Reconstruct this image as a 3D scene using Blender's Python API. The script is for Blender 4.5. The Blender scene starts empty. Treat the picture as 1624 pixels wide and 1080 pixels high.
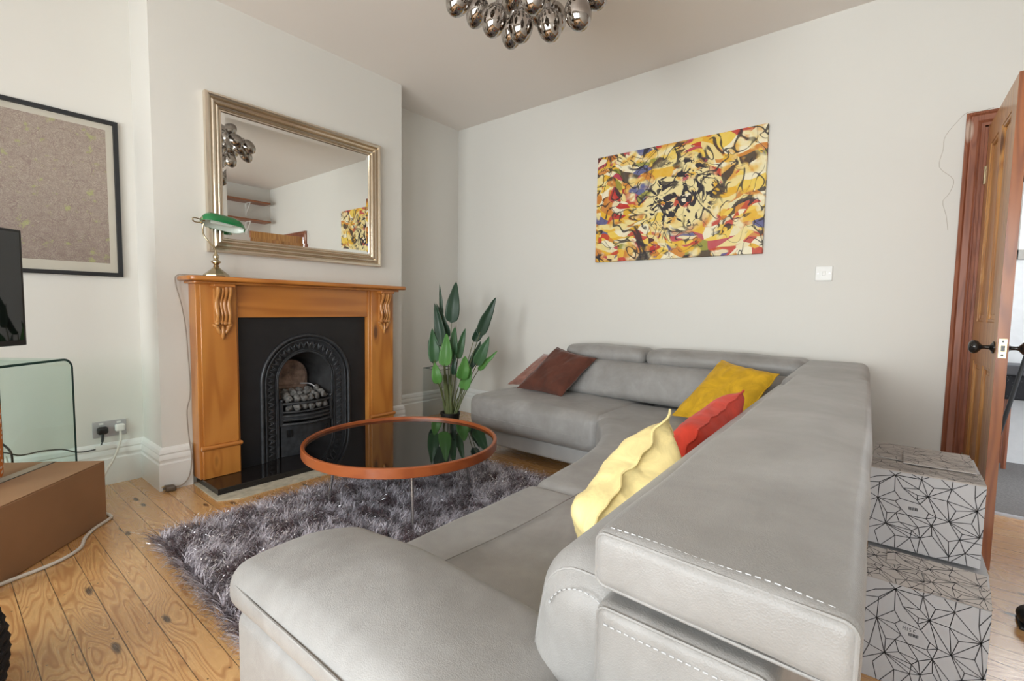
import bpy, math, random
import numpy as np
from mathutils import Vector, Matrix, noise
random.seed(7)
SC = bpy.context.scene
COL = SC.collection
PI = math.pi

# ------------------------------------------------------------------ camera
cam_d = bpy.data.cameras.new('camera'); cam = bpy.data.objects.new('camera', cam_d); COL.objects.link(cam)
cam_d.sensor_fit = 'HORIZONTAL'; cam_d.sensor_width = 36.0; cam_d.lens = 36.0 * 758.68 / 1624
cam_d.clip_start = 0.02
R = ((0.774612, 0.632235, 0.015976), (0.055394, -0.042661, -0.997553), (-0.630006, 0.773601, -0.068068))
m = Matrix(((R[0][0], -R[1][0], -R[2][0], 0), (R[0][1], -R[1][1], -R[2][1], 0), (R[0][2], -R[1][2], -R[2][2], 1.07), (0, 0, 0, 1)))
cam.matrix_world = m
SC.camera = cam
# ------------------------------------------------------------------ world, exposure, daylight
SC.view_settings.view_transform = 'Standard'; SC.view_settings.look = 'None'
SC.view_settings.gamma = 1.0; SC.view_settings.use_curve_mapping = False
SC.view_settings.exposure = 0.43
W = bpy.data.worlds.new('sky'); SC.world = W; W.use_nodes = True
W.node_tree.nodes['Background'].inputs[0].default_value = (0.86, 0.93, 1.0, 1)
W.node_tree.nodes['Background'].inputs[1].default_value = 2.2
def area(name, loc, direction, sx, sy, power, col=(1, 1, 1)):
    l = bpy.data.lights.new(name, 'AREA'); l.shape = 'RECTANGLE'; l.size = sx; l.size_y = sy
    l.energy = power; l.color = col
    o = bpy.data.objects.new(name, l); COL.objects.link(o); o.location = loc
    o.rotation_euler = Vector(direction).to_track_quat('-Z', 'Z').to_euler()
    return o
WIN = [(-2.35, -1.3), (-1.1, -0.05), (0.2, 1.2)]       # x ranges of the three front windows
for (a, b), pw in zip(WIN, (62, 56, 38)):
    area('daylight_and_fill', ((a + b) / 2, -2.32, 1.38), (0, 1, 0.06), b - a, 1.65, pw, (0.985, 0.992, 1.0))
area('daylight_and_fill', (0.92, 5.06, 1.6), (0, -1, -0.15), 0.7, 0.8, 16, (0.92, 0.96, 1.0))
area('daylight_and_fill', (2.1, 4.4, 1.6), (-1, 0, -0.1), 0.8, 1.6, 13, (0.95, 0.98, 1.0))  # added side fill that brightens the hall wall

# ------------------------------------------------------------------ node materials
class NM:
    def __init__(s, name):
        s.m = bpy.data.materials.new(name); s.m.use_nodes = True; s.t = s.m.node_tree
        s.b = s.t.nodes['Principled BSDF']
    def set(s, node, key, v):
        i = node.inputs[key]
        if isinstance(v, bpy.types.NodeSocket): s.t.links.new(v, i)
        else:
            if isinstance(v, (tuple, list)) and len(v) == 3 and i.type == 'RGBA': v = (*v, 1)
            i.default_value = v
    def n(s, typ, ins=None, **props):
        nd = s.t.nodes.new('ShaderNode' + typ)
        for k, v in props.items(): setattr(nd, k, v)
        for k, v in (ins or {}).items(): s.set(nd, k, v)
        return nd
    def math(s, op, a, b=0.0, c=0.0):
        nd = s.n('Math', {0: a, 1: b, 2: c}, operation=op); return nd.outputs[0]
    def co(s, scale=(1, 1, 1), loc=(0, 0, 0), rot=(0, 0, 0)):
        tc = s.n('TexCoord'); mp = s.n('Mapping', {0: tc.outputs['Object'], 1: loc, 2: rot, 3: scale}); return mp.outputs[0]
    def noise(s, vec, scale=5, detail=3, rough=0.5, dist=0.0):
        return s.n('TexNoise', {'Vector': vec, 'Scale': scale, 'Detail': detail, 'Roughness': rough, 'Distortion': dist}).outputs[0]
    def ramp(s, fac, stops, interp='LINEAR'):
        nd = s.n('ValToRGB', {0: fac}); cr = nd.color_ramp; cr.interpolation = interp
        while len(cr.elements) < len(stops): cr.elements.new(0.5)
        for e, (p, c) in zip(cr.elements, stops): e.position = p; e.color = (*c, 1) if len(c) == 3 else c
        return nd.outputs[0]
    def mix(s, fac, a, b, mode='MIX'):
        nd = s.n('Mix', data_type='RGBA', blend_type=mode)
        s.set(nd, 0, fac); s.set(nd, 6, a); s.set(nd, 7, b); return nd.outputs[2]
    def bump(s, h, strength=0.2, dist=0.01):
        b = s.n('Bump', {'Strength': strength, 'Distance': dist, 'Height': h}); s.t.links.new(b.outputs[0], s.b.inputs['Normal'])
    def p(s, **kw):
        names = dict(col='Base Color', rough='Roughness', metal='Metallic', spec='Specular IOR Level', coat='Coat Weight', coatr='Coat Roughness',
                     trans='Transmission Weight', ior='IOR', sheen='Sheen Weight', emit='Emission Color', es='Emission Strength', sss='Subsurface Weight')
        for k, v in kw.items(): s.set(s.b, names[k], v)
        return s

def simple(name, col, rough=0.5, metal=0.0, var=0.06, vs=8.0, bump=0.0, bs=200.0, **kw):
    M = NM(name); co = M.co()
    nz = M.noise(co, vs, 3)
    lo = tuple(max(0, c * (1 - var)) for c in col); hi = tuple(min(1, c * (1 + var)) for c in col)
    M.p(col=M.ramp(nz, [(0.3, lo), (0.7, hi)]), rough=rough, metal=metal, **kw)
    if bump: M.bump(M.noise(co, bs, 2), bump, 0.002)
    return M.m

def wood(name, axis, c0, c1, c2, rough=0.35, rings=26.0, coat=0.2, knot=True, cross=9.0, along=0.9):
    M = NM(name)
    sc = [cross, cross, cross]; sc['xyz'.index(axis)] = along
    co = M.co(tuple(sc))
    nz = M.noise(co, 1.0, 2, 0.4)
    val = nz
    if knot:
        ks = [5.5, 5.5, 5.5]; ks['xyz'.index(axis)] = 1.8
        vo = M.n('TexVoronoi', {'Vector': M.co(tuple(ks)), 'Scale': 1.0}); d = vo.outputs['Distance']
        kfield = M.math('MULTIPLY', M.math('SUBTRACT', 1.0, M.n('MapRange', {0: d, 1: 0.0, 2: 0.30, 3: 0.0, 4: 1.0}, interpolation_type='SMOOTHSTEP').outputs[0]), 0.16)
        val = M.math('ADD', nz, kfield)
    s = M.math('SINE', M.math('MULTIPLY', val, rings * PI))
    band = M.n('MapRange', {0: s, 1: -1.0, 2: 1.0}).outputs[0]
    band = M.math('POWER', band, 1.6)
    fs = [160.0, 160.0, 160.0]; fs['xyz'.index(axis)] = 4.0
    fine = M.noise(M.co(tuple(fs)), 1.0, 2)
    big = M.noise(M.co((2.5, 2.5, 2.5)), 1.0, 2)
    col = M.mix(M.math('MULTIPLY', band, 0.75), c0, c1)
    col = M.mix(M.math('MULTIPLY', fine, 0.25), col, c1)
    col = M.mix(M.n('MapRange', {0: big, 1: 0.35, 2: 0.7, 3: 0.0, 4: 0.35}).outputs[0], col, c1)
    if knot:
        k = M.n('MapRange', {0: d, 1: 0.07, 2: 0.12, 3: 1.0, 4: 0.0}).outputs[0]
        col = M.mix(M.math('MULTIPLY', k, 0.85), col, c2)
    M.p(col=col, rough=rough, coat=coat, coatr=0.15)
    M.bump(fine, 0.06, 0.002)
    return M.m

def floor_mat():
    M = NM('pine floorboards')
    tc = M.n('TexCoord'); sep = M.n('SeparateXYZ', {0: tc.outputs['Object']}); x, y = sep.outputs[0], sep.outputs[1]
    u = M.math('DIVIDE', M.math('ADD', y, -0.164 + 0.945), 0.0945)
    idn = M.math('FLOOR', u); fr = M.math('FRACT', u)
    wn = M.n('TexWhiteNoise', {'W': idn}, noise_dimensions='1D'); rnd = wn.outputs[0]
    wn2 = M.n('TexWhiteNoise', {'W': M.math('ADD', idn, 31.7)}, noise_dimensions='1D').outputs[0]
    xo = M.math('ADD', x, M.math('MULTIPLY', rnd, 37.0))
    # grain field
    v = M.n('CombineXYZ', {0: M.math('MULTIPLY', xo, 1.15), 1: M.math('MULTIPLY', y, 8.5), 2: M.math('MULTIPLY', idn, 3.1)}).outputs[0]
    nz = M.noise(v, 1.0, 2.0, 0.4, 0.25)
    vk = M.n('CombineXYZ', {0: M.math('MULTIPLY', xo, 1.45), 1: M.math('MULTIPLY', y, 4.6), 2: 0.0}).outputs[0]
    vk = M.n('VectorMath', {0: vk, 1: M.n('VectorMath', {0: M.n('TexNoise', {'Vector': M.co((1, 1, 1)), 'Scale': 9.0, 'Detail': 1.0}).outputs[1], 3: 0.07}, operation='SCALE').outputs[0]}, operation='ADD').outputs[0]
    d = M.n('TexVoronoi', {'Vector': vk, 'Scale': 1.0}, voronoi_dimensions='2D').outputs['Distance']
    kf = M.n('MapRange', {0: d, 1: 0.0, 2: 0.33, 3: 0.16, 4: 0.0}, interpolation_type='SMOOTHSTEP').outputs[0]
    val = M.math('ADD', nz, kf)
    s = M.math('SINE', M.math('MULTIPLY', val, 165.0))
    band = M.math('POWER', M.n('MapRange', {0: s, 1: -1.0, 2: 1.0}).outputs[0], 3.0)
    fine = M.noise(M.n('CombineXYZ', {0: M.math('MULTIPLY', xo, 5.0), 1: M.math('MULTIPLY', y, 260.0), 2: 0.0}).outputs[0], 1.0, 2.0)
    base = M.mix(rnd, (0.64, 0.37, 0.145), (0.70, 0.45, 0.21))
    base = M.mix(M.math('MULTIPLY', wn2, 0.55), base, (0.60, 0.31, 0.11))
    col = M.mix(M.math('MULTIPLY', band, 0.55), base, (0.31, 0.10, 0.022))
    col = M.mix(M.math('MULTIPLY', fine, 0.22), col, (0.42, 0.20, 0.07))
    k = M.n('MapRange', {0: d, 1: 0.028, 2: 0.060, 3: 0.92, 4: 0.0}).outputs[0]
    col = M.mix(k, col, (0.055, 0.03, 0.018))
    # nail heads
    un = M.math('FRACT', M.math('MULTIPLY', M.math('ADD', x, M.math('MULTIPLY', wn2, 0.02)), 1 / 0.42))
    dx = M.math('MULTIPLY', M.math('SUBTRACT', un, 0.5), 0.42)
    dy = M.math('MULTIPLY', M.math('SUBTRACT', M.math('ABSOLUTE', M.math('SUBTRACT', fr, 0.5)), 0.30), 0.0945)
    rr = M.math('SQRT', M.math('ADD', M.math('MULTIPLY', dx, dx), M.math('MULTIPLY', dy, dy)))
    nail = M.n('MapRange', {0: rr, 1: 0.0022, 2: 0.0036, 3: 0.85, 4: 0.0}).outputs[0]
    col = M.mix(nail, col, (0.04, 0.025, 0.015))
    # gaps
    e = M.math('MINIMUM', fr, M.math('SUBTRACT', 1.0, fr))
    gw = M.math('MULTIPLY', M.noise(M.n('CombineXYZ', {0: M.math('MULTIPLY', x, 3.0), 1: idn, 2: 0.0}).outputs[0], 1.0, 1.0), 0.026)
    gap = M.n('MapRange', {0: M.math('DIVIDE', e, gw), 1: 0.6, 2: 1.5, 3: 0.85, 4: 0.0}).outputs[0]
    col = M.mix(gap, col, (0.03, 0.017, 0.009))
    M.p(col=col, rough=M.n('MapRange', {0: band, 1: 0.0, 2: 1.0, 3: 0.27, 4: 0.36}).outputs[0], coat=0.7, coatr=0.24)
    hgt = M.math('SUBTRACT', M.math('ADD', M.math('MULTIPLY', fine, 0.05), M.math('MULTIPLY', M.noise(M.co((1, 6, 1)), 2.0, 2), 0.35)), gap)
    M.bump(hgt, 0.35, 0.004)
    return M.m

MAT = {}
def paint(name, c, b=0.12):
    M = NM(name); co = M.co()
    M.p(col=M.ramp(M.noise(co, 1.3, 4), [(0.3, tuple(k * 0.975 for k in c)), (0.7, c)]), rough=0.55, spec=0.3)
    h = M.math('ADD', M.noise(co, 18, 3), M.math('MULTIPLY', M.noise(co, 3.0, 2), 3.0)); M.bump(h, b, 0.006); return M.m
MAT['wall'] = paint('white emulsion', (0.70, 0.685, 0.645))
MAT['ceil'] = paint('ceiling paint', (0.84, 0.785, 0.735), 0.04)
MAT['gloss'] = simple('white gloss paint', (0.80, 0.81, 0.80), 0.28, var=0.03, vs=3)
MAT['floor'] = floor_mat()
MAT['pine'] = wood('varnished pine upright', 'z', (0.60, 0.25, 0.052), (0.40, 0.135, 0.026), (0.09, 0.03, 0.012), 0.30, 14, 0.35, cross=5, along=0.6)
MAT['pine_y'] = wood('varnished pine across', 'y', (0.58, 0.225, 0.045), (0.37, 0.12, 0.022), (0.09, 0.03, 0.012), 0.28, 14, 0.4, cross=5, along=0.6)
MAT['pine_plain'] = wood('carved pine', 'z', (0.60, 0.28, 0.08), (0.40, 0.15, 0.035), (0.2, 0.08, 0.02), 0.30, 10, 0.4, knot=False, cross=8)
MAT['door'] = wood('stripped pine door', 'z', (0.62, 0.32, 0.10), (0.38, 0.15, 0.045), (0.10, 0.035, 0.015), 0.33, 22, 0.3, cross=7, along=0.7)
MAT['door_edge'] = wood('orange pine edge', 'z', (0.36, 0.115, 0.03), (0.20, 0.055, 0.015), (0.08, 0.025, 0.01), 0.33, 20, 0.3, cross=9, along=0.7)
MAT['architrave'] = wood('red stained pine', 'z', (0.34, 0.12, 0.06), (0.19, 0.055, 0.025), (0.55, 0.42, 0.34), 0.5, 24, 0.1, cross=14, along=1.0)
MAT['rimwood'] = wood('cherry veneer', 'x', (0.36, 0.095, 0.026), (0.26, 0.06, 0.016), (0.1, 0.03, 0.01), 0.35, 6, 0.2, knot=False, cross=10, along=3)
MAT['shelfwood'] = wood('brown shelf wood', 'y', (0.34, 0.13, 0.055), (0.22, 0.075, 0.03), (0.1, 0.03, 0.01), 0.4, 14, 0.1, knot=False)
MAT['iron'] = simple('black cast iron', (0.045, 0.048, 0.054), 0.38, 0.35, var=0.3, vs=30, bump=0.15, bs=300)
MAT['blackpanel'] = simple('matt black plate', (0.012, 0.012, 0.014), 0.45, 0.0, var=0.2)
MAT['granite'] = simple('polished black granite', (0.012, 0.010, 0.010), 0.07, 0.0, var=0.5, vs=120)
MAT['cement'] = simple('pale cement', (0.46, 0.42, 0.33), 0.85, var=0.2, vs=25, bump=0.4, bs=90)
MAT['coal'] = simple('ash grey coal', (0.13, 0.125, 0.12), 0.85, var=0.6, vs=40, bump=0.6, bs=120)
MAT['soot'] = simple('sooty iron', (0.03, 0.03, 0.032), 0.75, 0.1, var=0.5, vs=12, bump=0.3, bs=60)
MAT['firebrick'] = simple('burnt fireback brick', (0.26, 0.175, 0.135), 0.85, var=0.45, vs=22, bump=0.5, bs=70)
MAT['brass'] = simple('antique brass', (0.50, 0.42, 0.28), 0.22, 1.0, var=0.15, vs=30)
MAT['brassplate'] = simple('pale brass plate', (0.72, 0.62, 0.36), 0.3, 1.0, var=0.1, vs=60)
MAT['silverframe'] = simple('champagne silver leaf', (0.72, 0.64, 0.53), 0.24, 1.0, var=0.04, vs=6)
MAT['chrome'] = simple('brushed chrome', (0.55, 0.53, 0.52), 0.22, 1.0, var=0.04)
MAT['blackknob'] = simple('black glazed knob', (0.015, 0.013, 0.012), 0.12, var=0.2)
MAT['blackframe'] = simple('black picture frame', (0.012, 0.014, 0.017), 0.4, var=0.2)
MAT['blackplastic'] = simple('black plastic', (0.012, 0.012, 0.013), 0.35, var=0.2)
MAT['whiteplastic'] = simple('white plastic', (0.78, 0.78, 0.76), 0.35, var=0.03)
MAT['greyplate'] = simple('grey steel plate', (0.48, 0.48, 0.50), 0.4, 0.4, var=0.04)
MAT['whitecable'] = simple('white cable sheath', (0.66, 0.63, 0.58), 0.45, var=0.05)
MAT['greycable'] = simple('grey brown flex', (0.30, 0.26, 0.22), 0.5, var=0.1)
MAT['carton'] = simple('brown corrugated card', (0.335, 0.185, 0.095), 0.75, var=0.09, vs=4, bump=0.08, bs=60)
MAT['tape'] = simple('buff parcel tape', (0.40, 0.31, 0.23), 0.35, var=0.05)
MAT['black'] = simple('black', (0.01, 0.01, 0.011), 0.5, var=0.2)
MAT['carpet'] = simple('grey carpet', (0.17, 0.16, 0.155), 0.95, var=0.25, vs=120, bump=0.6, bs=250)
MAT['hallwall'] = simple('white textured hall wall', (0.78, 0.79, 0.80), 0.7, var=0.03, vs=20, bump=0.7, bs=35)
MAT['pot'] = simple('black nursery pot', (0.012, 0.012, 0.012), 0.45, var=0.2)
MAT['soil'] = simple('dark soil', (0.03, 0.022, 0.016), 0.95, var=0.4, vs=60, bump=0.8, bs=80)
def leafm(name, a, b):
    M = NM(name); co = M.co((1, 1, 1)); w = M.n('TexWave', {'Vector': co, 'Scale': 60.0, 'Distortion': 2.0}).outputs[1]
    M.p(col=M.mix(M.noise(co, 7, 3), a, b), rough=0.42, spec=0.4); M.bump(w, 0.08, 0.002); return M.m
MAT['leaf0'] = leafm('dark green leaf', (0.012, 0.036, 0.022), (0.024, 0.062, 0.03))
MAT['leaf1'] = leafm('mid green leaf', (0.022, 0.075, 0.030), (0.04, 0.12, 0.04))
MAT['leaf2'] = leafm('bright green leaf', (0.055, 0.17, 0.035), (0.09, 0.25, 0.05))
MAT['stem'] = leafm('brown green stem', (0.10, 0.085, 0.045), (0.11, 0.16, 0.05))
def glass(name, col, rough=0.0, ior=1.45):
    M = NM(name); M.p(col=col, rough=rough, trans=1.0, ior=ior); return M.m
MAT['glass'] = glass('clear glass', (0.97, 0.985, 0.98))
def thin(name, tint, refl=1.0):
    M = NM(name); tr = M.n('BsdfTransparent', {0: tint}); gl_ = M.n('BsdfGlossy', {'Color': (1, 1, 1), 'Roughness': 0.0})
    lw = M.n('LayerWeight', {0: 0.18}); mx_ = M.n('MixShader', {0: M.math('MULTIPLY', lw.outputs['Facing'], 0.35 * refl)})
    M.t.links.new(tr.outputs[0], mx_.inputs[1]); M.t.links.new(gl_.outputs[0], mx_.inputs[2])
    M.t.links.new(mx_.outputs[0], M.t.nodes['Material Output'].inputs['Surface']); return M.m
MAT['pane'] = thin('window glass', (0.97, 0.985, 0.98))
MAT['vaseglass'] = thin('vase glass', (0.965, 0.98, 0.975), 0.8)
def panelglass(): return thin('green tinted glass', (0.86, 0.935, 0.905), 0.8)
MAT['deskglass'] = panelglass()
MAT['glassedge'] = simple('dark green glass edge', (0.02, 0.055, 0.05), 0.1, var=0.1)
MAT['blackglass'] = simple('black table glass', (0.006, 0.006, 0.007), 0.02, var=0.1, ior=1.75)
MAT['mirror'] = NM('mirror silvering').p(col=(0.90, 0.91, 0.89), metal=1.0, rough=0.0).m
def smoke():
    M = NM('smoked mirror glass'); co = M.co()
    M.p(col=M.ramp(M.noise(co, 14, 2), [(0.3, (0.30, 0.27, 0.25)), (0.7, (0.50, 0.47, 0.44))]), metal=1.0, rough=0.035); return M.m
MAT['smoke'] = smoke()
def leather():
    M = NM('grey nubuck leather'); co = M.co()
    big = M.noise(co, 5.0, 4, 0.6, 0.6); mid = M.noise(co, 22, 4, 0.6)
    f = M.math('ADD', M.math('MULTIPLY', big, 0.75), M.math('MULTIPLY', mid, 0.25))
    M.p(col=M.ramp(f, [(0.34, (0.222, 0.213, 0.203)), (0.5, (0.266, 0.257, 0.248)), (0.66, (0.318, 0.310, 0.303))]), rough=0.44, spec=0.45, sheen=0.12)
    grain = M.n('TexVoronoi', {'Vector': co, 'Scale': 520.0}).outputs['Distance']
    M.bump(M.math('ADD', M.math('MULTIPLY', grain, 0.25), M.math('MULTIPLY', M.noise(co, 9, 3), 1.8)), 0.35, 0.0035)
    return M.m
MAT['leather'] = leather()
MAT['leatherdark'] = simple('grey leather plinth', (0.34, 0.335, 0.33), 0.5, var=0.08)
MAT['stitch'] = simple('pale grey stitching', (0.42, 0.42, 0.43), 0.5, var=0.03)
MAT['fleece'] = simple('seam shadow thread', (0.20, 0.19, 0.18), 0.6, var=0.05)
def velvet(name, c, sheen=0.5, b=0.3):
    M = NM(name); co = M.co(); nz = M.noise(co, 9, 4, 0.6, 1.2)
    M.p(col=M.ramp(nz, [(0.35, tuple(k * 0.8 for k in c)), (0.65, tuple(min(1, k * 1.15) for k in c))]), rough=0.75, sheen=sheen, spec=0.2)
    M.bump(M.noise(co, 240, 2), b, 0.001); return M.m
MAT['brownv'] = velvet('brown velvet', (0.095, 0.030, 0.018), 0.3)
MAT['brownv2'] = velvet('faded brown velvet', (0.27, 0.125, 0.095), 0.5)
MAT['mustard'] = velvet('mustard velvet', (0.62, 0.36, 0.018), 0.1)
MAT['redc'] = velvet('red satin cotton', (0.62, 0.055, 0.030), 0.1)
MAT['yellowc'] = velvet('pale yellow cotton', (0.88, 0.72, 0.34), 0.05)
MAT['boxcard'] = simple('white printed card', (0.44, 0.44, 0.46), 0.6, var=0.03, vs=3)
MAT['boxcard2'] = simple('unbleached card inside', (0.44, 0.40, 0.375), 0.7, var=0.05, vs=3)
MAT['ink'] = simple('dark grey ink', (0.035, 0.035, 0.04), 0.6, var=0.1)
MAT['yarn'] = simple('black yarn', (0.006, 0.006, 0.009), 0.9, var=0.3, vs=80, bump=0.8, bs=200)
def orange():
    M = NM('orange and white printed cloth'); v = M.n('TexVoronoi', {'Vector': M.co(), 'Scale': 55.0}).outputs['Distance']
    M.p(col=M.ramp(v, [(0.0, (0.75, 0.62, 0.5)), (0.32, (0.75, 0.6, 0.48)), (0.36, (0.62, 0.19, 0.03)), (1.0, (0.6, 0.17, 0.02))]), rough=0.8); return M.m
MAT['orange'] = orange()
MAT['greenglass'] = simple('green lamp glass', (0.004, 0.17, 0.045), 0.08, var=0.15, vs=10, coat=0.6)
MAT['opal'] = simple('white opal lining', (0.72, 0.80, 0.74), 0.25, var=0.03)
def abstract():
    M = NM('abstract canvas print'); tc = M.n('TexCoord')
    co = M.n('Mapping', {0: tc.outputs['Object'], 3: (1, 1, 1)}).outputs[0]
    w = M.n('TexNoise', {'Vector': co, 'Scale': 2.4, 'Detail': 2.0}).outputs[1]
    wc = M.n('VectorMath', {0: co, 1: M.n('VectorMath', {0: w, 3: 0.33}, operation='SCALE').outputs[0]}, operation='ADD').outputs[0]
    st = M.n('Mapping', {0: wc, 2: (0, 0.7, 0), 3: (1.0, 1.0, 2.4)}).outputs[0]
    v1 = M.n('TexVoronoi', {'Vector': st, 'Scale': 6.0}).outputs['Color']
    r1 = M.n('SeparateColor', {0: v1}).outputs[0]
    pal = [(0.0, (0.80, 0.66, 0.28)), (0.12, (0.74, 0.42, 0.02)), (0.28, (0.78, 0.70, 0.45)), (0.38, (0.58, 0.20, 0.02)), (0.50, (0.50, 0.02, 0.015)),
           (0.60, (0.80, 0.56, 0.08)), (0.70, (0.26, 0.26, 0.03)), (0.75, (0.84, 0.78, 0.58)), (0.83, (0.03, 0.018, 0.02)), (0.91, (0.48, 0.04, 0.08)), (0.96, (0.06, 0.08, 0.26))]
    c1 = M.ramp(r1, pal, 'CONSTANT')
    soft = M.ramp(M.noise(co, 4.5, 3, 0.5, 1.5), [(0.36, (0.68, 0.34, 0.05)), (0.45, (0.78, 0.58, 0.18)), (0.56, (0.82, 0.74, 0.48)), (0.66, (0.66, 0.30, 0.06))])
    c = M.mix(M.n('MapRange', {0: M.noise(co, 7, 2), 1: 0.40, 2: 0.47, 3: 0.0, 4: 0.92}).outputs[0], soft, c1)
    v2 = M.n('TexVoronoi', {'Vector': st, 'Scale': 12.0}).outputs['Color']
    c2 = M.ramp(M.n('SeparateColor', {0: v2}).outputs[1], pal, 'CONSTANT')
    c = M.mix(M.n('MapRange', {0: M.noise(wc, 6, 2), 1: 0.52, 2: 0.56, 3: 0.0, 4: 0.9}).outputs[0], c, c2)
    dv_ = M.n('VectorMath', {0: M.n('VectorMath', {0: co, 1: (-1.30, 3.45, 1.90)}, operation='SUBTRACT').outputs[0]}, operation='LENGTH').outputs['Value']
    core = M.n('MapRange', {0: dv_, 1: 0.24, 2: 0.30, 3: 0.95, 4: 0.0}).outputs[0]
    blk = M.n('MapRange', {0: M.noise(wc, 15, 2.0, 0.5, 2.0), 1: 0.545, 2: 0.555, 3: 0.0, 4: 1.0}).outputs[0]
    c = M.mix(M.math('MULTIPLY', core, M.n('MapRange', {0: M.noise(co, 5, 1), 1: 0.50, 2: 0.54}).outputs[0]), c, (0.80, 0.68, 0.34))
    c = M.mix(M.math('MULTIPLY', M.math('MULTIPLY', blk, core), 1.1), c, (0.02, 0.014, 0.02))
    for sc_, th in ((4.0, 0.018), (9.0, 0.030), (6.5, 0.014)):
        n_ = M.noise(wc, sc_, 1.0, 0.5, 0.8)
        l = M.n('MapRange', {0: M.math('ABSOLUTE', M.math('SUBTRACT', n_, 0.5)), 1: th * 0.6, 2: th, 3: 0.92, 4: 0.0}).outputs[0]
        msk = M.n('MapRange', {0: M.noise(co, 3.1 + sc_ * 0.2, 1), 1: 0.47, 2: 0.52}).outputs[0]
        c = M.mix(M.math('MULTIPLY', l, msk), c, (0.025, 0.018, 0.02))
    M.p(col=c, rough=0.6); return M.m
MAT['abstract'] = abstract()
def mapm():
    M = NM('printed road map'); co = M.co()
    w = M.n('VectorMath', {0: co, 1: M.n('VectorMath', {0: M.n('TexNoise', {'Vector': co, 'Scale': 9.0, 'Detail': 3.0}).outputs[1], 3: 0.09}, operation='SCALE').outputs[0]}, operation='ADD').outputs[0]
    c = M.mix(M.noise(co, 45, 4, 0.8), (0.56, 0.50, 0.40), (0.20, 0.16, 0.14))
    for s_, t_, k in ((9, 0.016, (0.22, 0.16, 0.15)), (42, 0.05, (0.30, 0.23, 0.22)), (95, 0.10, (0.24, 0.17, 0.16)), (170, 0.14, (0.22, 0.15, 0.14))):
        d = M.n('TexVoronoi', {'Vector': w, 'Scale': float(s_)}, feature='DISTANCE_TO_EDGE').outputs[0]
        c = M.mix(M.n('MapRange', {0: d, 1: 0.0, 2: t_, 3: 0.65, 4: 0.0}).outputs[0], c, k)
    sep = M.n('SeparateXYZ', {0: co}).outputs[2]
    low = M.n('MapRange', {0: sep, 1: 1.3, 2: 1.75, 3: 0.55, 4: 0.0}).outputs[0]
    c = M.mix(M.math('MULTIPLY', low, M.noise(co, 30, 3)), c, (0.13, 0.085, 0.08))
    c = M.mix(M.n('MapRange', {0: M.noise(co, 22, 5, 0.6), 1: 0.60, 2: 0.68, 3: 0.0, 4: 0.5}).outputs[0], c, (0.38, 0.43, 0.13))
    M.p(col=c, rough=0.55, spec=0.3); return M.m
MAT['map'] = mapm()
MAT['mapmargin'] = simple('cream map margin', (0.50, 0.47, 0.40), 0.6, var=0.04)
def speckle():
    M = NM('black speckled cloth'); v = M.n('TexVoronoi', {'Vector': M.co(), 'Scale': 60.0}).outputs['Distance']
    M.p(col=M.ramp(v, [(0.0, (0.35, 0.35, 0.38)), (0.16, (0.02, 0.02, 0.024))]), rough=0.8); return M.m
MAT['speckle'] = speckle()

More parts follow.
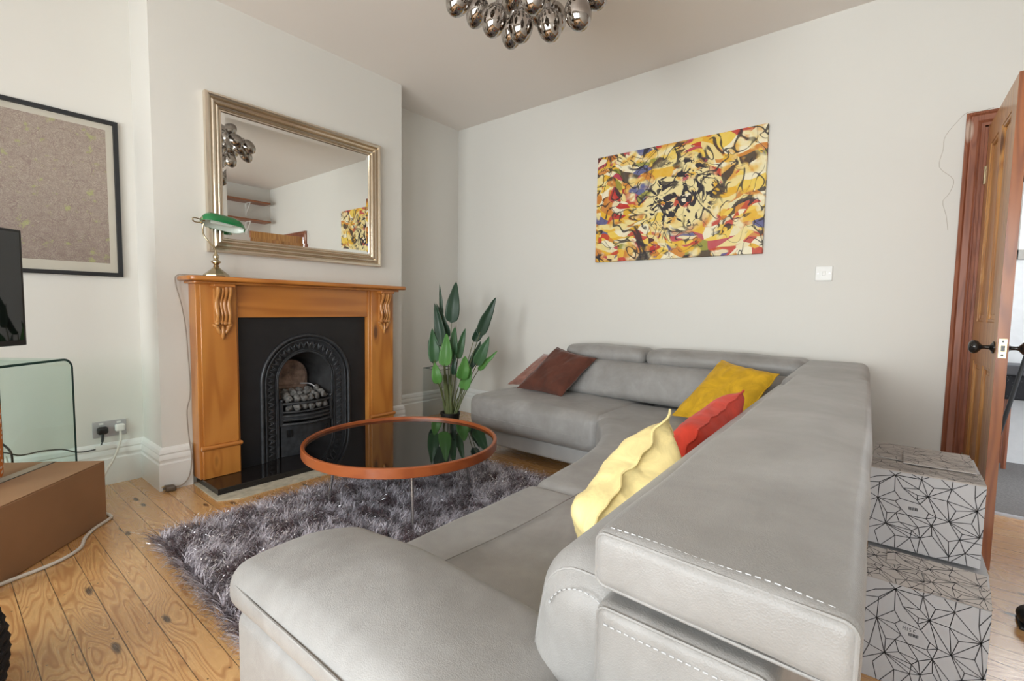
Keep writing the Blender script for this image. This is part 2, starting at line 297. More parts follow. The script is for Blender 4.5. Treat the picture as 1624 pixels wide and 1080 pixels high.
# ------------------------------------------------------------------ mesh helpers
class MB:
    def __init__(s): s.v = []; s.f = []; s.mi = []
    def add(s, vs, fs, mi=0):
        o = len(s.v); s.v += [tuple(p) for p in vs]; s.f += [tuple(o + i for i in f) for f in fs]; s.mi += [mi] * len(fs); return s
    def box(s, x0, x1, y0, y1, z0, z1, mi=0):
        return s.hexa([(x0, y0), (x1, y0), (x1, y1), (x0, y1)], z0, z1, mi)
    def hexa(s, q, z0, z1, mi=0):          # prism on a plan polygon (counter-clockwise)
        n = len(q)
        vs = [(a, b, z0) for a, b in q] + [(a, b, z1) for a, b in q]
        fs = [tuple(range(n - 1, -1, -1)), tuple(range(n, 2 * n))] + [(i, (i + 1) % n, n + (i + 1) % n, n + i) for i in range(n)]
        return s.add(vs, fs, mi)
    def obox(s, c, ax, ay, az, mi=0):      # oriented box: centre and three half-extent vectors
        c, ax, ay, az = map(Vector, (c, ax, ay, az))
        vs = [c + ax * i + ay * j + az * k for k in (-1, 1) for i, j in ((-1, -1), (1, -1), (1, 1), (-1, 1))]
        fs = [(3, 2, 1, 0), (4, 5, 6, 7)] + [(i, (i + 1) % 4, 4 + (i + 1) % 4, 4 + i) for i in range(4)]
        if ax.cross(ay).dot(az) < 0: fs = [tuple(reversed(f)) for f in fs]
        return s.add(vs, fs, mi)
    def tube(s, pts, r, n=8, mi=0, smooth=0, closed=False):
        pts = [Vector(p) for p in pts]
        if smooth: pts = catmull(pts, smooth, closed)
        k = len(pts); rs = r if isinstance(r, (list, tuple)) else [r] * k
        if len(rs) != k: rs = [rs[min(len(rs) - 1, int(i * (len(rs) - 1) / (k - 1) + 0.5))] for i in range(k)]
        vs, fs = [], []; prev = None
        for i, p in enumerate(pts):
            if closed: t = pts[(i + 1) % k] - pts[i - 1]
            else: t = pts[min(i + 1, k - 1)] - pts[max(i - 1, 0)]
            t = t.normalized() if t.length > 1e-9 else Vector((0, 0, 1))
            if prev is None:
                a = Vector((0, 0, 1)) if abs(t.z) < 0.9 else Vector((1, 0, 0)); nx = t.cross(a).normalized()
            else:
                nx = prev - t * prev.dot(t); nx = nx.normalized() if nx.length > 1e-6 else t.orthogonal().normalized()
            prev = nx; ny = t.cross(nx)
            vs += [p + (nx * math.cos(2 * PI * j / n) + ny * math.sin(2 * PI * j / n)) * rs[i] for j in range(n)]
        for i in range(k if closed else k - 1):
            for j in range(n):
                a, b = i * n + j, i * n + (j + 1) % n; c, d = ((i + 1) % k) * n + (j + 1) % n, ((i + 1) % k) * n + j
                fs.append((a, b, c, d))
        if not closed: fs += [tuple(range(n - 1, -1, -1)), tuple(range((k - 1) * n, k * n))]
        return s.add(vs, fs, mi)
    def lathe(s, prof, c=(0, 0, 0), n=32, axis=(0, 0, 1), mi=0, cap=True, flat=0.0):
        c = Vector(c); q = Vector((0, 0, 1)).rotation_difference(Vector(axis)); vs, fs = [], []
        for r, h in prof:
            vs += [c + q @ Vector((r * math.cos(2 * PI * (j + flat) / n), r * math.sin(2 * PI * (j + flat) / n), h)) for j in range(n)]
        for i in range(len(prof) - 1):
            for j in range(n): fs.append((i * n + j, i * n + (j + 1) % n, (i + 1) * n + (j + 1) % n, (i + 1) * n + j))
        if cap: fs += [tuple(range(n - 1, -1, -1)), tuple(range((len(prof) - 1) * n, len(prof) * n))]
        return s.add(vs, fs, mi)
    def ell(s, c, r, n=12, mi=0, rot=None, warp=None):
        c = Vector(c); vs = []; fs = []; m_ = max(4, n // 2 + 1)
        for i in range(m_ + 1):
            t = PI * i / m_
            for j in range(n):
                a = 2 * PI * j / n; p = Vector((math.sin(t) * math.cos(a) * r[0], math.sin(t) * math.sin(a) * r[1], -math.cos(t) * r[2]))
                if warp: p = warp(p)
                if rot is not None: p = rot @ p
                vs.append(c + p)
        for i in range(m_):
            for j in range(n): fs.append((i * n + j, i * n + (j + 1) % n, (i + 1) * n + (j + 1) % n, (i + 1) * n + j))
        return s.add(vs, fs, mi)
    def grid(s, P, nu, nv, mi=0, flip=False):
        vs = [P(i / nu, j / nv) for i in range(nu + 1) for j in range(nv + 1)]; fs = []
        for i in range(nu):
            for j in range(nv):
                f = (i * (nv + 1) + j, (i + 1) * (nv + 1) + j, (i + 1) * (nv + 1) + j + 1, i * (nv + 1) + j + 1)
                fs.append(tuple(reversed(f)) if flip else f)
        return s.add(vs, fs, mi)
    def rbox(s, c, size, r, crown=(0, 0, 0), n=(10, 10, 6), warp=None, mi=0):
        h = [k / 2 for k in size]; r = min(r, min(h) * 0.999)
        ax = []
        for a in range(3):
            inn = h[a] - r; e = [inn + r * k for k in (0.2, 0.42, 0.68, 1.0)]
            mid = [-inn + 2 * inn * i / n[a] for i in range(n[a] + 1)] if inn > 1e-6 else [0.0]
            ax.append([-k for k in reversed(e)] + mid + e)
        idx = {}; vs = []; fs = []
        def vid(i, j, k):
            key = (i, j, k)
            if key in idx: return idx[key]
            p = Vector((ax[0][i], ax[1][j], ax[2][k])); q = Vector([max(-(h[a] - r), min(h[a] - r, p[a])) for a in range(3)])
            d = p - q
            if d.length > 1e-9: p = q + d.normalized() * r
            u = [p[a] / h[a] for a in range(3)]
            o = Vector([crown[a] * u[a] * (1 - u[(a + 1) % 3] ** 2) * (1 - u[(a + 2) % 3] ** 2) for a in range(3)])
            p = Vector(c) + p + o
            if warp: p = Vector(warp(p.x, p.y, p.z))
            idx[key] = len(vs); vs.append(p); return idx[key]
        N = [len(a) - 1 for a in ax]
        for a, b, d in ((0, 1, 2), (1, 2, 0), (2, 0, 1)):
            for side in (0, N[a]):
                for i in range(N[b]):
                    for j in range(N[d]):
                        q = []
                        for ii, jj in ((i, j), (i + 1, j), (i + 1, j + 1), (i, j + 1)):
                            t = [0, 0, 0]; t[a] = side; t[b] = ii; t[d] = jj; q.append(vid(*t))
                        fs.append(tuple(q) if side else tuple(reversed(q)))
        return s.add(vs, fs, mi)
    def build(s, name, mats, parent=None, smooth=True, bevel=0.0, seg=2, angle=40, subsurf=0):
        me = bpy.data.meshes.new(name); me.from_pydata(s.v, [], s.f)
        mats = mats if isinstance(mats, (list, tuple)) else [mats]
        for m_ in mats: me.materials.append(MAT[m_] if isinstance(m_, str) else m_)
        me.polygons.foreach_set('material_index', s.mi)
        me.update(); o = bpy.data.objects.new(name, me); COL.objects.link(o)
        if smooth:
            me.shade_smooth()
            try: me.set_sharp_from_angle(angle=math.radians(angle))
            except Exception: pass
        if bevel:
            b = o.modifiers.new('bevel', 'BEVEL'); b.width = bevel; b.segments = seg; b.limit_method = 'ANGLE'; b.angle_limit = math.radians(35)
            b.harden_normals = False
        if subsurf:
            q = o.modifiers.new('subsurf', 'SUBSURF'); q.levels = subsurf; q.render_levels = subsurf
        if parent is not None:
            o.parent = parent; o.location = -Vector(origin(parent))
        return o
def origin(o):
    v = Vector(o.location)
    while o.parent is not None: o = o.parent; v = v + Vector(o.location)
    return v
def catmull(pts, k, closed=False):
    out = []; n = len(pts)
    for i in range(n if closed else n - 1):
        p0 = pts[(i - 1) % n] if closed or i > 0 else pts[0] * 2 - pts[1]
        p1, p2 = pts[i], pts[(i + 1) % n]
        p3 = pts[(i + 2) % n] if closed or i + 2 < n else p2 * 2 - p1
        for j in range(k):
            t = j / k
            out.append(0.5 * ((2 * p1) + (p2 - p0) * t + (2 * p0 - 5 * p1 + 4 * p2 - p3) * t * t + (3 * p1 - 3 * p2 + p3 - p0) * t ** 3))
    if not closed: out.append(pts[-1])
    return out
def thing(name, label, cat, loc, group=None, kind=None):
    o = bpy.data.objects.new(name, None); COL.objects.link(o); o.location = loc; o.empty_display_size = 0.05
    return tag(o, label, cat, group, kind)
def tag(o, label=None, cat=None, group=None, kind=None):
    if label: o['label'] = label
    if cat: o['category'] = cat
    if group: o['group'] = group
    if kind: o['kind'] = kind
    return o
def struct(o, label=None):
    o['kind'] = 'structure'
    if label: o['label'] = label
    return o

# ================================================================== ROOM SHELL
XA, XB, YB, YF, XE, CZ = -3.57, -3.22, 3.48, -2.0, 1.32, 2.84
BY0, BY1 = 0.82, 2.497
struct(MB().box(XA - 0.2, 2.3, YF - 0.4, 3.62, -0.06, 0.0).build('floor', 'floor', smooth=False))
struct(MB().box(XA - 0.2, XE + 0.2, YF - 0.3, YB + 0.14, CZ, CZ + 0.1).build('ceiling', 'ceil', smooth=False))
b = MB()
b.box(XA - 0.15, XA, YF - 0.2, YB + 0.14, 0, CZ)                     # alcove wall
FY0, FY1, FZ = 1.30, 2.0, 0.90                                      # fire opening
b.box(XA, XB, BY0, FY0, 0, CZ); b.box(XA, XB, FY1, BY1, 0, CZ); b.box(XA, XB, FY0, FY1, FZ, CZ)
b.box(XA, XA + 0.02, FY0, FY1, 0, FZ)
struct(b.build('wall_left', 'wall', smooth=False))
b = MB(); OX0, OX1, OZ = 0.275, 1.02, 2.045
b.box(XA - 0.15, OX0, YB, YB + 0.14, 0, CZ); b.box(OX1, XE + 0.2, YB, YB + 0.14, 0, CZ); b.box(OX0, OX1, YB, YB + 0.14, OZ, CZ)
wb = struct(b.build('wall_back', 'wall', smooth=False))
cr = MB().tube([(0.185, YB, 2.112), (0.124, YB, 2.023), (0.118, YB, 1.95), (0.108, YB, 1.861), (0.168, YB, 1.786), (0.155, YB, 1.715), (0.132, YB, 1.675), (0.150, YB, 1.60), (0.161, YB, 1.522)], 0.0011, 5, smooth=4)
cr.tube([(0.185, YB, 2.112), (0.21, YB, 2.125), (0.25, YB, 2.118), (0.30, YB, 2.125)], 0.0014, 5, smooth=3)
cr.build('plaster_crack', simple('plaster crack', (0.42, 0.37, 0.31), 0.8), wb)
struct(MB().box(XE, XE + 0.15, YF - 0.2, YB + 0.14, 0, CZ).build('wall_right', 'wall', smooth=False))
# front wall with three window openings
b = MB(); xs = [XA - 0.15] + [k for w in WIN for k in w] + [XE + 0.2]; WZ0, WZ1 = 0.5, 2.3
for i in range(0, len(xs), 2): b.box(xs[i], xs[i + 1], YF - 0.2, YF, 0, CZ)
for a, c in WIN: b.box(a, c, YF - 0.2, YF, 0, WZ0); b.box(a, c, YF - 0.2, YF, WZ1, CZ)
struct(b.build('wall_front', 'wall', smooth=False))
for i, (a, c) in enumerate(WIN):
    w = struct(thing('window_%d' % (i + 1), None, None, (a, YF - 0.1, WZ0)))
    f = MB(); y0, y1 = YF - 0.14, YF - 0.08
    f.box(a, a + 0.06, y0, y1, WZ0, WZ1); f.box(c - 0.06, c, y0, y1, WZ0, WZ1); f.box(a, c, y0, y1, WZ0, WZ0 + 0.07); f.box(a, c, y0, y1, WZ1 - 0.06, WZ1)
    f.box(a, c, y0, y1, 1.49, 1.54); f.build('window_frame', 'gloss', w, bevel=0.004)
    MB().box(a - 0.05, c + 0.05, YF - 0.08, YF + 0.06, WZ0 - 0.03, WZ0).build('window_sill', 'gloss', w, bevel=0.005)
    MB().box(a + 0.06, c - 0.06, YF - 0.112, YF - 0.108, WZ0 + 0.07, 1.49).box(a + 0.06, c - 0.06, YF - 0.112, YF - 0.108, 1.54, WZ1 - 0.06).build('window_pane', 'pane', w, smooth=False)

# skirting boards swept with mitres
def sweep(path, prof, z0=0.0):
    # path: plan polyline, room on its left-hand side offset given by prof (depth, height)
    P = [Vector((a, c)) for a, c in path]; n = len(P); dirs = []
    for i in range(n - 1): d = (P[i + 1] - P[i]).normalized(); dirs.append(Vector((d.y, -d.x)))
    b = MB(); rows = []
    for i in range(n):
        if i == 0: o = dirs[0]
        elif i == n - 1: o = dirs[-1]
        else:
            s_ = dirs[i - 1] + dirs[i]; o = s_ / (s_.length_squared / 2) if s_.length > 1e-6 else dirs[i]
        rows.append([(P[i].x + o.x * d, P[i].y + o.y * d, z0 + h) for d, h in prof])
    k = len(prof); vs = [p for r_ in rows for p in r_]; fs = []
    for i in range(n - 1):
        for j in range(k - 1): fs.append((i * k + j, (i + 1) * k + j, (i + 1) * k + j + 1, i * k + j + 1))
    fs.append(tuple(range(k - 1, -1, -1))); fs.append(tuple(range((n - 1) * k, n * k)))
    b.add(vs, fs); return b
SK = [(0, 0), (0.024, 0), (0.024, 0.150), (0.018, 0.158), (0.018, 0.166), (0.022, 0.176), (0.020, 0.196), (0.016, 0.204), (0.020, 0.212), (0.016, 0.232), (0.006, 0.243), (0, 0.245)]
struct(sweep([(XA, YF), (XA, BY0), (XB, BY0), (XB, 0.962)], SK).build('baseboard_left', 'gloss', angle=25))
struct(sweep([(XB, 2.345), (XB, BY1), (XA, BY1), (XA, YB), (0.198, YB)], SK).build('baseboard_back', 'gloss', angle=25))
struct(sweep([(XE, YB), (XE, YF)], SK).build('baseboard_right', 'gloss', angle=25))

# ------------------------------------------------------------------ doorway: architrave, leaf
def arch(x0, z, w):
    return None
t = MB(); pr = [(0.0, 0.0), (0.0, 0.020), (0.012, 0.026), (0.020, 0.018), (0.045, 0.018), (0.052, 0.024), (0.060, 0.016), (0.073, 0.014), (0.073, 0.0)]
def arch_sweep(b, x0, x1, z1, y, sgn=-1):
    pts = []
    for d, h in pr:
        pts.append([(x0 + d, y + sgn * h, 0.0), (x0 + d, y + sgn * h, z1 - d), (x1 - d, y + sgn * h, z1 - d), (x1 - d, y + sgn * h, 0.0)])
    k = len(pts); vs = [p for r_ in pts for p in r_]; fs = []
    for i in range(k - 1):
        for j in range(3): fs.append((i * 4 + j, (i + 1) * 4 + j, (i + 1) * 4 + j + 1, i * 4 + j + 1))
    fs.append(tuple(i * 4 for i in range(k))); fs.append(tuple(i * 4 + 3 for i in range(k - 1, -1, -1)))
    b.add(vs, fs)
arch_sweep(t, 0.200, 1.095, 2.112, YB)
t.box(OX0 - 0.004, OX0 + 0.012, YB - 0.004, YB + 0.145, 0, OZ); t.box(OX1 - 0.012, OX1 + 0.004, YB - 0.004, YB + 0.145, 0, OZ)
t.box(OX0, OX1, YB - 0.004, YB + 0.145, OZ - 0.012, OZ + 0.004)
t.box(OX0 + 0.012, OX0 + 0.026, YB + 0.045, YB + 0.08, 0, OZ - 0.012)
struct(t.build('trim_1', 'architrave', angle=30), 'red-brown stained door architrave and lining')

dr = struct(thing('door_1', 'open stripped pine panelled door', None, (0.287, 3.462, 0)))
hx, hy = 0.287, 3.462; dv = Vector((0.016, -0.70, 0)).normalized(); nv = Vector((dv.y, -dv.x, 0))   # nv points to -x (room side face)
if nv.x > 0: nv = -nv
DT, DW, DH = 0.036, 0.70, 2.03
def dbox(b, s0, s1, z0, z1, n0, n1, mi=0):   # along leaf s, thickness coordinate n (0 = left face, DT = right face)
    c = Vector((hx, hy, 0)) + dv * ((s0 + s1) / 2) - nv * ((n0 + n1) / 2); c.z = (z0 + z1) / 2
    b.obox(c, dv * ((s1 - s0) / 2), -nv * ((n1 - n0) / 2), (0, 0, (z1 - z0) / 2), mi)
b = MB()
dbox(b, 0, 0.105, 0.008, DH, 0, DT); dbox(b, 0.305, 0.395, 0.20, 1.93, 0.0004, DT - 0.0004)
dbox(b, 0.105, 0.595, 1.915, DH, 0, DT); dbox(b, 0.105, 0.595, 0.84, 1.04, 0, DT); dbox(b, 0.105, 0.595, 0.008, 0.22, 0, DT)
dbox(b, 0.595, DW - 0.002, 0.008, DH, 0, DT)
b.build('door_frame', 'door', dr, bevel=0.002)
b = MB(); dbox(b, DW - 0.002, DW, 0.008, DH, 0.0, DT); b.build('door_edge', 'door_edge', dr, smooth=False)
for s0, s1 in ((0.105, 0.305), (0.395, 0.595)):
    for z0, z1 in ((0.22, 0.84), (1.04, 1.915)):
        b = MB(); dbox(b, s0, s1, z0, z1, 0.013, DT - 0.013); dbox(b, s0 + 0.035, s1 - 0.035, z0 + 0.035, z1 - 0.035, 0.009, DT - 0.009)
        for n0, n1 in ((0.003, 0.014), (DT - 0.014, DT - 0.003)):
            dbox(b, s0, s0 + 0.014, z0, z1, n0, n1); dbox(b, s1 - 0.014, s1, z0, z1, n0, n1)
            dbox(b, s0 + 0.014, s1 - 0.014, z0, z0 + 0.014, n0, n1); dbox(b, s0 + 0.014, s1 - 0.014, z1 - 0.014, z1, n0, n1)
        b.build('door_panel', 'door', dr, bevel=0.003)
kz = 0.937; kc = Vector((hx, hy, 0)) + dv * 0.643; kc.z = kz
kp = [(0.026, 0.0), (0.026, 0.004), (0.016, 0.008), (0.009, 0.014), (0.0075, 0.028), (0.009, 0.036), (0.016, 0.042), (0.026, 0.050), (0.029, 0.060), (0.026, 0.070), (0.016, 0.077), (0.002, 0.079)]
MB().lathe(kp, kc, 24, nv).build('door_knob', 'blackknob', dr)
MB().lathe(kp, kc - nv * DT, 24, -nv).build('door_knob', 'blackknob', dr)
b = MB(); dbox(b, DW, DW + 0.0025, kz - 0.04, kz + 0.04, 0.005, DT - 0.005)
lp = b.build('latch_plate', 'brassplate', dr, bevel=0.001)
b = MB(); dbox(b, DW + 0.0015, DW + 0.010, kz - 0.012, kz + 0.012, 0.012, DT - 0.012)
for dz in (-0.028, 0.028):
    b.lathe([(0.0045, 0), (0.0045, 0.0012)], kc + dv * (DW - 0.643 + 0.0025) - nv * (DT / 2) + Vector((0, 0, dz)), 12, dv)
b.build('latch_bolt', 'blackknob', lp)
for z0 in (0.25, 1.74):
    b = MB(); b.tube([(hx - 0.002, hy + 0.0, z0), (hx - 0.002, hy + 0.0, z0 + 0.09)], 0.006, 10); dbox(b, -0.001, 0.03, z0, z0 + 0.09, -0.0015, 0.0)
    b.build('hinge', 'brass', dr)

# ------------------------------------------------------------------ hall beyond the door
struct(MB().box(OX0 - 1.4, 2.3, 3.62, 6.1, -0.05, 0.006).build('floor_hall', 'carpet', smooth=False))
struct(MB().box(OX0 + 0.012, OX1 - 0.012, 3.600, 3.635, -0.005, 0.010).build('trim_2', 'greyplate', bevel=0.003), 'metal threshold strip in the doorway')
b = MB(); HX0, HX1, HZ0, HZ1 = 0.60, 1.25, 1.53, 2.02
b.box(-0.9, HX0, 4.95, 5.05, 0, 2.7); b.box(HX1, 2.3, 4.95, 5.05, 0, 2.7); b.box(HX0, HX1, 4.95, 5.05, 0, HZ0); b.box(HX0, HX1, 4.95, 5.05, HZ1, 2.7)
struct(b.build('wall_hall', 'hallwall', smooth=False))
b = MB(); b.box(-0.9, -0.8, 3.62, 4.95, 0, 2.7); struct(b.build('wall_hall_left', 'hallwall', smooth=False))
struct(MB().box(-0.9, 2.3, 3.62, 5.05, 2.7, 2.8).build('ceiling_hall', 'ceil', smooth=False))
w = struct(thing('window_4', 'small bright hall window', None, (HX0, 5.0, HZ0)))
b = MB()
for a in ((HX0 - 0.04, HX0 + 0.015, HZ0 - 0.06, HZ1 + 0.06), (HX1 - 0.015, HX1 + 0.04, HZ0 - 0.06, HZ1 + 0.06)): b.box(a[0], a[1], 4.93, 5.0, a[2], a[3])
b.box(HX0, HX1, 4.93, 5.0, HZ0 - 0.06, HZ0 + 0.012); b.box(HX0, HX1, 4.93, 5.0, HZ1 - 0.012, HZ1 + 0.06)
b.build('window_frame', simple('grey window frame', (0.42, 0.40, 0.37), 0.5), w, bevel=0.004)
MB().box(HX0, HX1, 4.985, 4.989, HZ0, HZ1).build('window_pane', 'pane', w, smooth=False)
# things in the hall
t = thing('storage_bench', 'black speckled storage bench with grey top in the hall beyond the door', 'bench', (0.75, 4.75, 0.006))
MB().rbox((0.78, 4.80, 0.58), (0.42, 0.22, 0.17), 0.012, n=(3, 3, 3)).build('body', 'speckle', t)
MB().rbox((0.78, 4.79, 0.70), (0.45, 0.25, 0.07), 0.01, n=(3, 3, 2)).build('lid', simple('grey bench top', (0.10, 0.10, 0.11), 0.6), t)
for x_ in (0.60, 0.96):
    for y_ in (4.71, 4.88): MB().tube([(x_, y_, 0.008), (x_, y_, 0.50)], 0.014, 8).build('leg', 'architrave', t)
t = thing('handrail', 'dark sloping handrail with white newel posts in the hall', 'handrail', (0.58, 4.5, 0.006))
MB().tube([(0.515, 4.5, 0.12), (0.835, 4.5, 2.0)], 0.012, 10).build('rail', 'blackplastic', t)
MB().rbox((0.512, 4.5, 0.09), (0.04, 0.04, 0.164), 0.004, n=(1, 1, 1)).build('post', 'gloss', t)
MB().rbox((0.86, 4.5, 1.02), (0.04, 0.04, 2.02), 0.004, n=(1, 1, 1)).build('post', 'gloss', t)

# ================================================================== FIREPLACE
sx = -3.10     # front plane of the pilasters
fs = thing('fireplace_surround', 'orange varnished pine mantelpiece with carved corbels around the black grate', 'mantelpiece', (-3.16, 1.65, 0.04))
def leg(y0, y1):
    b = MB(); b.box(XB, sx - 0.012, y0, y1, 0.0405, 1.185); b.box(sx - 0.012, sx, y0 + 0.02, y1 - 0.012, 0.235, 1.185)
    b.box(sx - 0.012, sx + 0.004, y0 + 0.012, y1 - 0.008, 0.0405, 0.212)
    b.build('pilaster', 'pine', fs, bevel=0.004)
    b = MB(); b.tube([(sx + 0.006, y0 + 0.004, 0.223), (sx + 0.006, y1 + 0.002, 0.223)], 0.012, 12); b.box(sx - 0.012, sx + 0.01, y0 + 0.008, y1 - 0.002, 0.21, 0.236)
    b.build('plinth_moulding', 'pine_y', fs, bevel=0.002)
leg(0.972, 1.196); leg(2.106, 2.335)
b = MB(); b.box(XB, sx - 0.022, 1.196, 2.106, 0.985, 1.185); b.build('frieze', 'pine_y', fs, bevel=0.003)
# shelf with rounded corners and nosing
def rounded_plan(x0, x1, y0, y1, r, n=8):
    q = [(x0, y0)]
    q += [(x1 - r + r * math.sin(a), y0 + r - r * math.cos(a)) for a in [PI / 2 * i / n for i in range(n + 1)]]
    q += [(x1 - r + r * math.cos(a), y1 - r + r * math.sin(a)) for a in [PI / 2 * i / n for i in range(n + 1)]]
    q += [(x0, y1)]; return q
MB().hexa(rounded_plan(XB, -3.015, 0.915, 2.405, 0.045), 1.195, 1.222).build('shelf', 'pine_y', fs, bevel=0.009, seg=4)
MB().hexa(rounded_plan(XB, sx + 0.035, 0.950, 2.362, 0.02), 1.180, 1.195).build('bed_moulding', 'pine_y', fs, bevel=0.004)
def corbel(yc):
    b = MB(); hw = 0.043
    # S path of the flutes: (x out, z)
    path = [(0.048, 1.165), (0.050, 1.145), (0.044, 1.120), (0.030, 1.095), (0.022, 1.070), (0.026, 1.045), (0.036, 1.015), (0.036, 0.990), (0.026, 0.968), (0.020, 0.955)]
    for k, (dy, r) in enumerate(((-0.031, 0.0115), (-0.006, 0.0065), (0.0125, 0.0105), (0.034, 0.0105))):
        pts = [(sx + x - 0.006, yc + dy + 0.002 * math.sin(i), z) for i, (x, z) in enumerate(path)]
        rs = [r * (1 + 0.25 * math.cos(i * 1.3)) for i in range(len(path))]
        b.tube(pts, rs, 10, smooth=0)
        b.ell((sx + 0.020, yc + dy, 0.953), (r * 1.2, r * 1.25, r * 1.1), 10)
    b.hexa([(sx - 0.002, yc - hw), (sx + 0.018, yc - hw), (sx + 0.018, yc + hw), (sx - 0.002, yc + hw)], 0.955, 1.165)
    # acanthus lobes
    for dy, z, ang, L in ((-0.034, 0.935, 0.9, 0.022), (-0.023, 0.915, 0.45, 0.032), (0.002, 0.898, 0, 0.042), (0.026, 0.915, -0.45, 0.032), (0.037, 0.937, -0.9, 0.022)):
        b.ell((sx + 0.008, yc + dy, z), (0.014, 0.0115, L), 12, rot=Matrix.Rotation(ang, 3, 'X'))
    cb_o = b.build('corbel', 'pine_plain', fs, angle=60)
    b = MB(); b.box(sx - 0.004, sx + 0.060, yc - 0.058, yc + 0.058, 1.163, 1.181); b.box(sx - 0.004, sx + 0.052, yc - 0.050, yc + 0.050, 1.155, 1.163)
    b.build('corbel_cap', 'pine_y', cb_o, bevel=0.006, seg=3)
corbel(1.102); corbel(2.232)

h = MB().box(XB, -2.884, 0.985, 2.42, 0.0, 0.04).build('hearth_slab', 'granite', bevel=0.002)
tag(h, 'polished black stone hearth slab on the floor under the grate', 'hearth')
struct(MB().hexa([(XB + 0.03, 0.962), (-2.815, 0.955), (-2.765, 1.05), (-2.768, 2.455), (XB + 0.03, 2.455)], 0.0, 0.006).build('trim_3', 'cement', smooth=False), 'pale cement margin around the hearth')

ins = thing('fireplace_insert', 'black cast iron arched grate insert with leaf pattern border', 'fireplace', (-3.16, 1.65, 0.04))
px_ = -3.155; yc = 1.652
def archpts(r, dz, z0, n=28, yc=yc):
    pts = [(yc - r, z0)] + [(yc - r, z0 + (dz - z0) * k / 6) for k in range(1, 6)]
    pts += [(yc - r * math.cos(PI * i / n), dz + r * math.sin(PI * i / n)) for i in range(n + 1)]
    pts += [(yc + r, z0 + (dz - z0) * k / 6) for k in range(5, 0, -1)] + [(yc + r, z0)]
    return pts
SP = 0.552; RO = 0.305
A = archpts(RO, SP, 0.0405)
# plate with arched hole: join arch points to the rectangle boundary
Y0, Y1, Z1 = 1.198, 2.104, 0.984
def rectpt(y, z):
    d = Vector((y - yc, z - SP)); 
    if z <= SP + 1e-6: return (Y0 if y < yc else Y1, z)
    k = min((Y1 - yc) / abs(d.x) if abs(d.x) > 1e-6 else 1e9, (Z1 - SP) / d.y if d.y > 1e-6 else 1e9); return (yc + d.x * k, SP + d.y * k)
b = MB(); Rp = [rectpt(*p) for p in A]; n = len(A)
vs = [(px_, y, z) for y, z in A] + [(px_, y, z) for y, z in Rp]
fs_ = [(i, i + 1, n + i + 1, n + i) for i in range(n - 1)]
for c_ in ((Y0, Z1), (Y1, Z1)):
    i = min(range(n - 1), key=lambda i: (Rp[i][0] - c_[0]) ** 2 + (Rp[i][1] - c_[1]) ** 2 + (Rp[i + 1][0] - c_[0]) ** 2 + (Rp[i + 1][1] - c_[1]) ** 2)
    vs.append((px_, *c_)); fs_.append((n + i, n + i + 1, len(vs) - 1))
b.add(vs, fs_)
b.box(-3.215, px_ - 0.0005, Y0, Y0 + 0.05, 0.0405, Z1); b.box(-3.215, px_ - 0.0005, Y1 - 0.05, Y1, 0.0405, Z1); b.box(-3.215, px_ - 0.0005, Y0, Y1, Z1 - 0.05, Z1)
b.build('face_plate', 'blackpanel', ins, smooth=False)
def arch_tube(r, x, rad, name=None, b=None):
    P = [(x, y, z) for y, z in archpts(r, SP, 0.042)]; b.tube(P, rad, 10)
b = MB(); arch_tube(RO + 0.004, px_ + 0.004, 0.012, b=b); arch_tube(0.284, px_ + 0.002, 0.006, b=b); arch_tube(0.196, px_ - 0.028, 0.008, b=b); arch_tube(0.208, px_ - 0.022, 0.004, b=b)
b.build('arch_moulding', 'iron', ins)
b = MB(); A1 = archpts(RO, SP, 0.0405); A2 = archpts(0.19, SP, 0.0405)
vs = [(px_ - 0.002, y, z) for y, z in A1] + [(px_ - 0.034, y, z) for y, z in A2]; n = len(A1)
b.add(vs, [(i, n + i, n + i + 1, i + 1) for i in range(n - 1)]); b.build('arch_border', 'iron', ins)
# leaf ornament along the border
b = MB(); Lc = []
for side in (-1, 1):
    for k in range(12): Lc.append((yc + side * 0.246, 0.085 + k * 0.0405, 0.0 if side > 0 else PI))
for k in range(20):
    a = PI * (k + 0.5) / 20; Lc.append((yc - 0.246 * math.cos(a), SP + 0.246 * math.sin(a), PI - a))
for y, z, a in Lc:
    r_ = Matrix.Rotation(a, 3, 'X')
    for s_ in (-1, 1):
        b.ell((px_ - 0.013, y, z), (0.007, 0.026, 0.0065), 8, rot=r_ @ Matrix.Rotation(s_ * 0.42, 3, 'X'), warp=lambda p, s_=s_: Vector((p.x, p.y, p.z + s_ * 0.008)))
    b.ell((px_ - 0.012, y, z), (0.009, 0.008, 0.006), 8, rot=r_)
b.build('leaf_ornament', 'iron', ins)
# firebox
b = MB(); A3 = archpts(0.19, SP, 0.0405); A4 = archpts(0.135, 0.545, 0.0405); n = len(A3)
b.add([(px_ - 0.034, y, z) for y, z in A3] + [(-3.42, y, z) for y, z in A4], [(i, n + i, n + i + 1, i + 1) for i in range(n - 1)])
b.build('firebox', 'soot', ins)
b = MB(); q = [(-3.418, y, z) for y, z in A4]; b.add(q, [tuple(range(len(q) - 1, -1, -1))])
b.add([(-3.40, yc - 0.15, 0.33), (-3.40, yc + 0.15, 0.33), (-3.16, yc + 0.18, 0.33), (-3.16, yc - 0.18, 0.33)], [(3, 2, 1, 0)])
b.build('firebox_back', 'soot', ins, smooth=False)
b = MB(); q = archpts(0.118, 0.555, 0.40, 20, yc - 0.012)
b.add([(-3.375, y, z) for y, z in q] + [(-3.41, y, z) for y, z in q], [tuple(range(len(q) - 1, -1, -1))] + [(i, i + 1, len(q) + i + 1, len(q) + i) for i in range(len(q) - 1)])
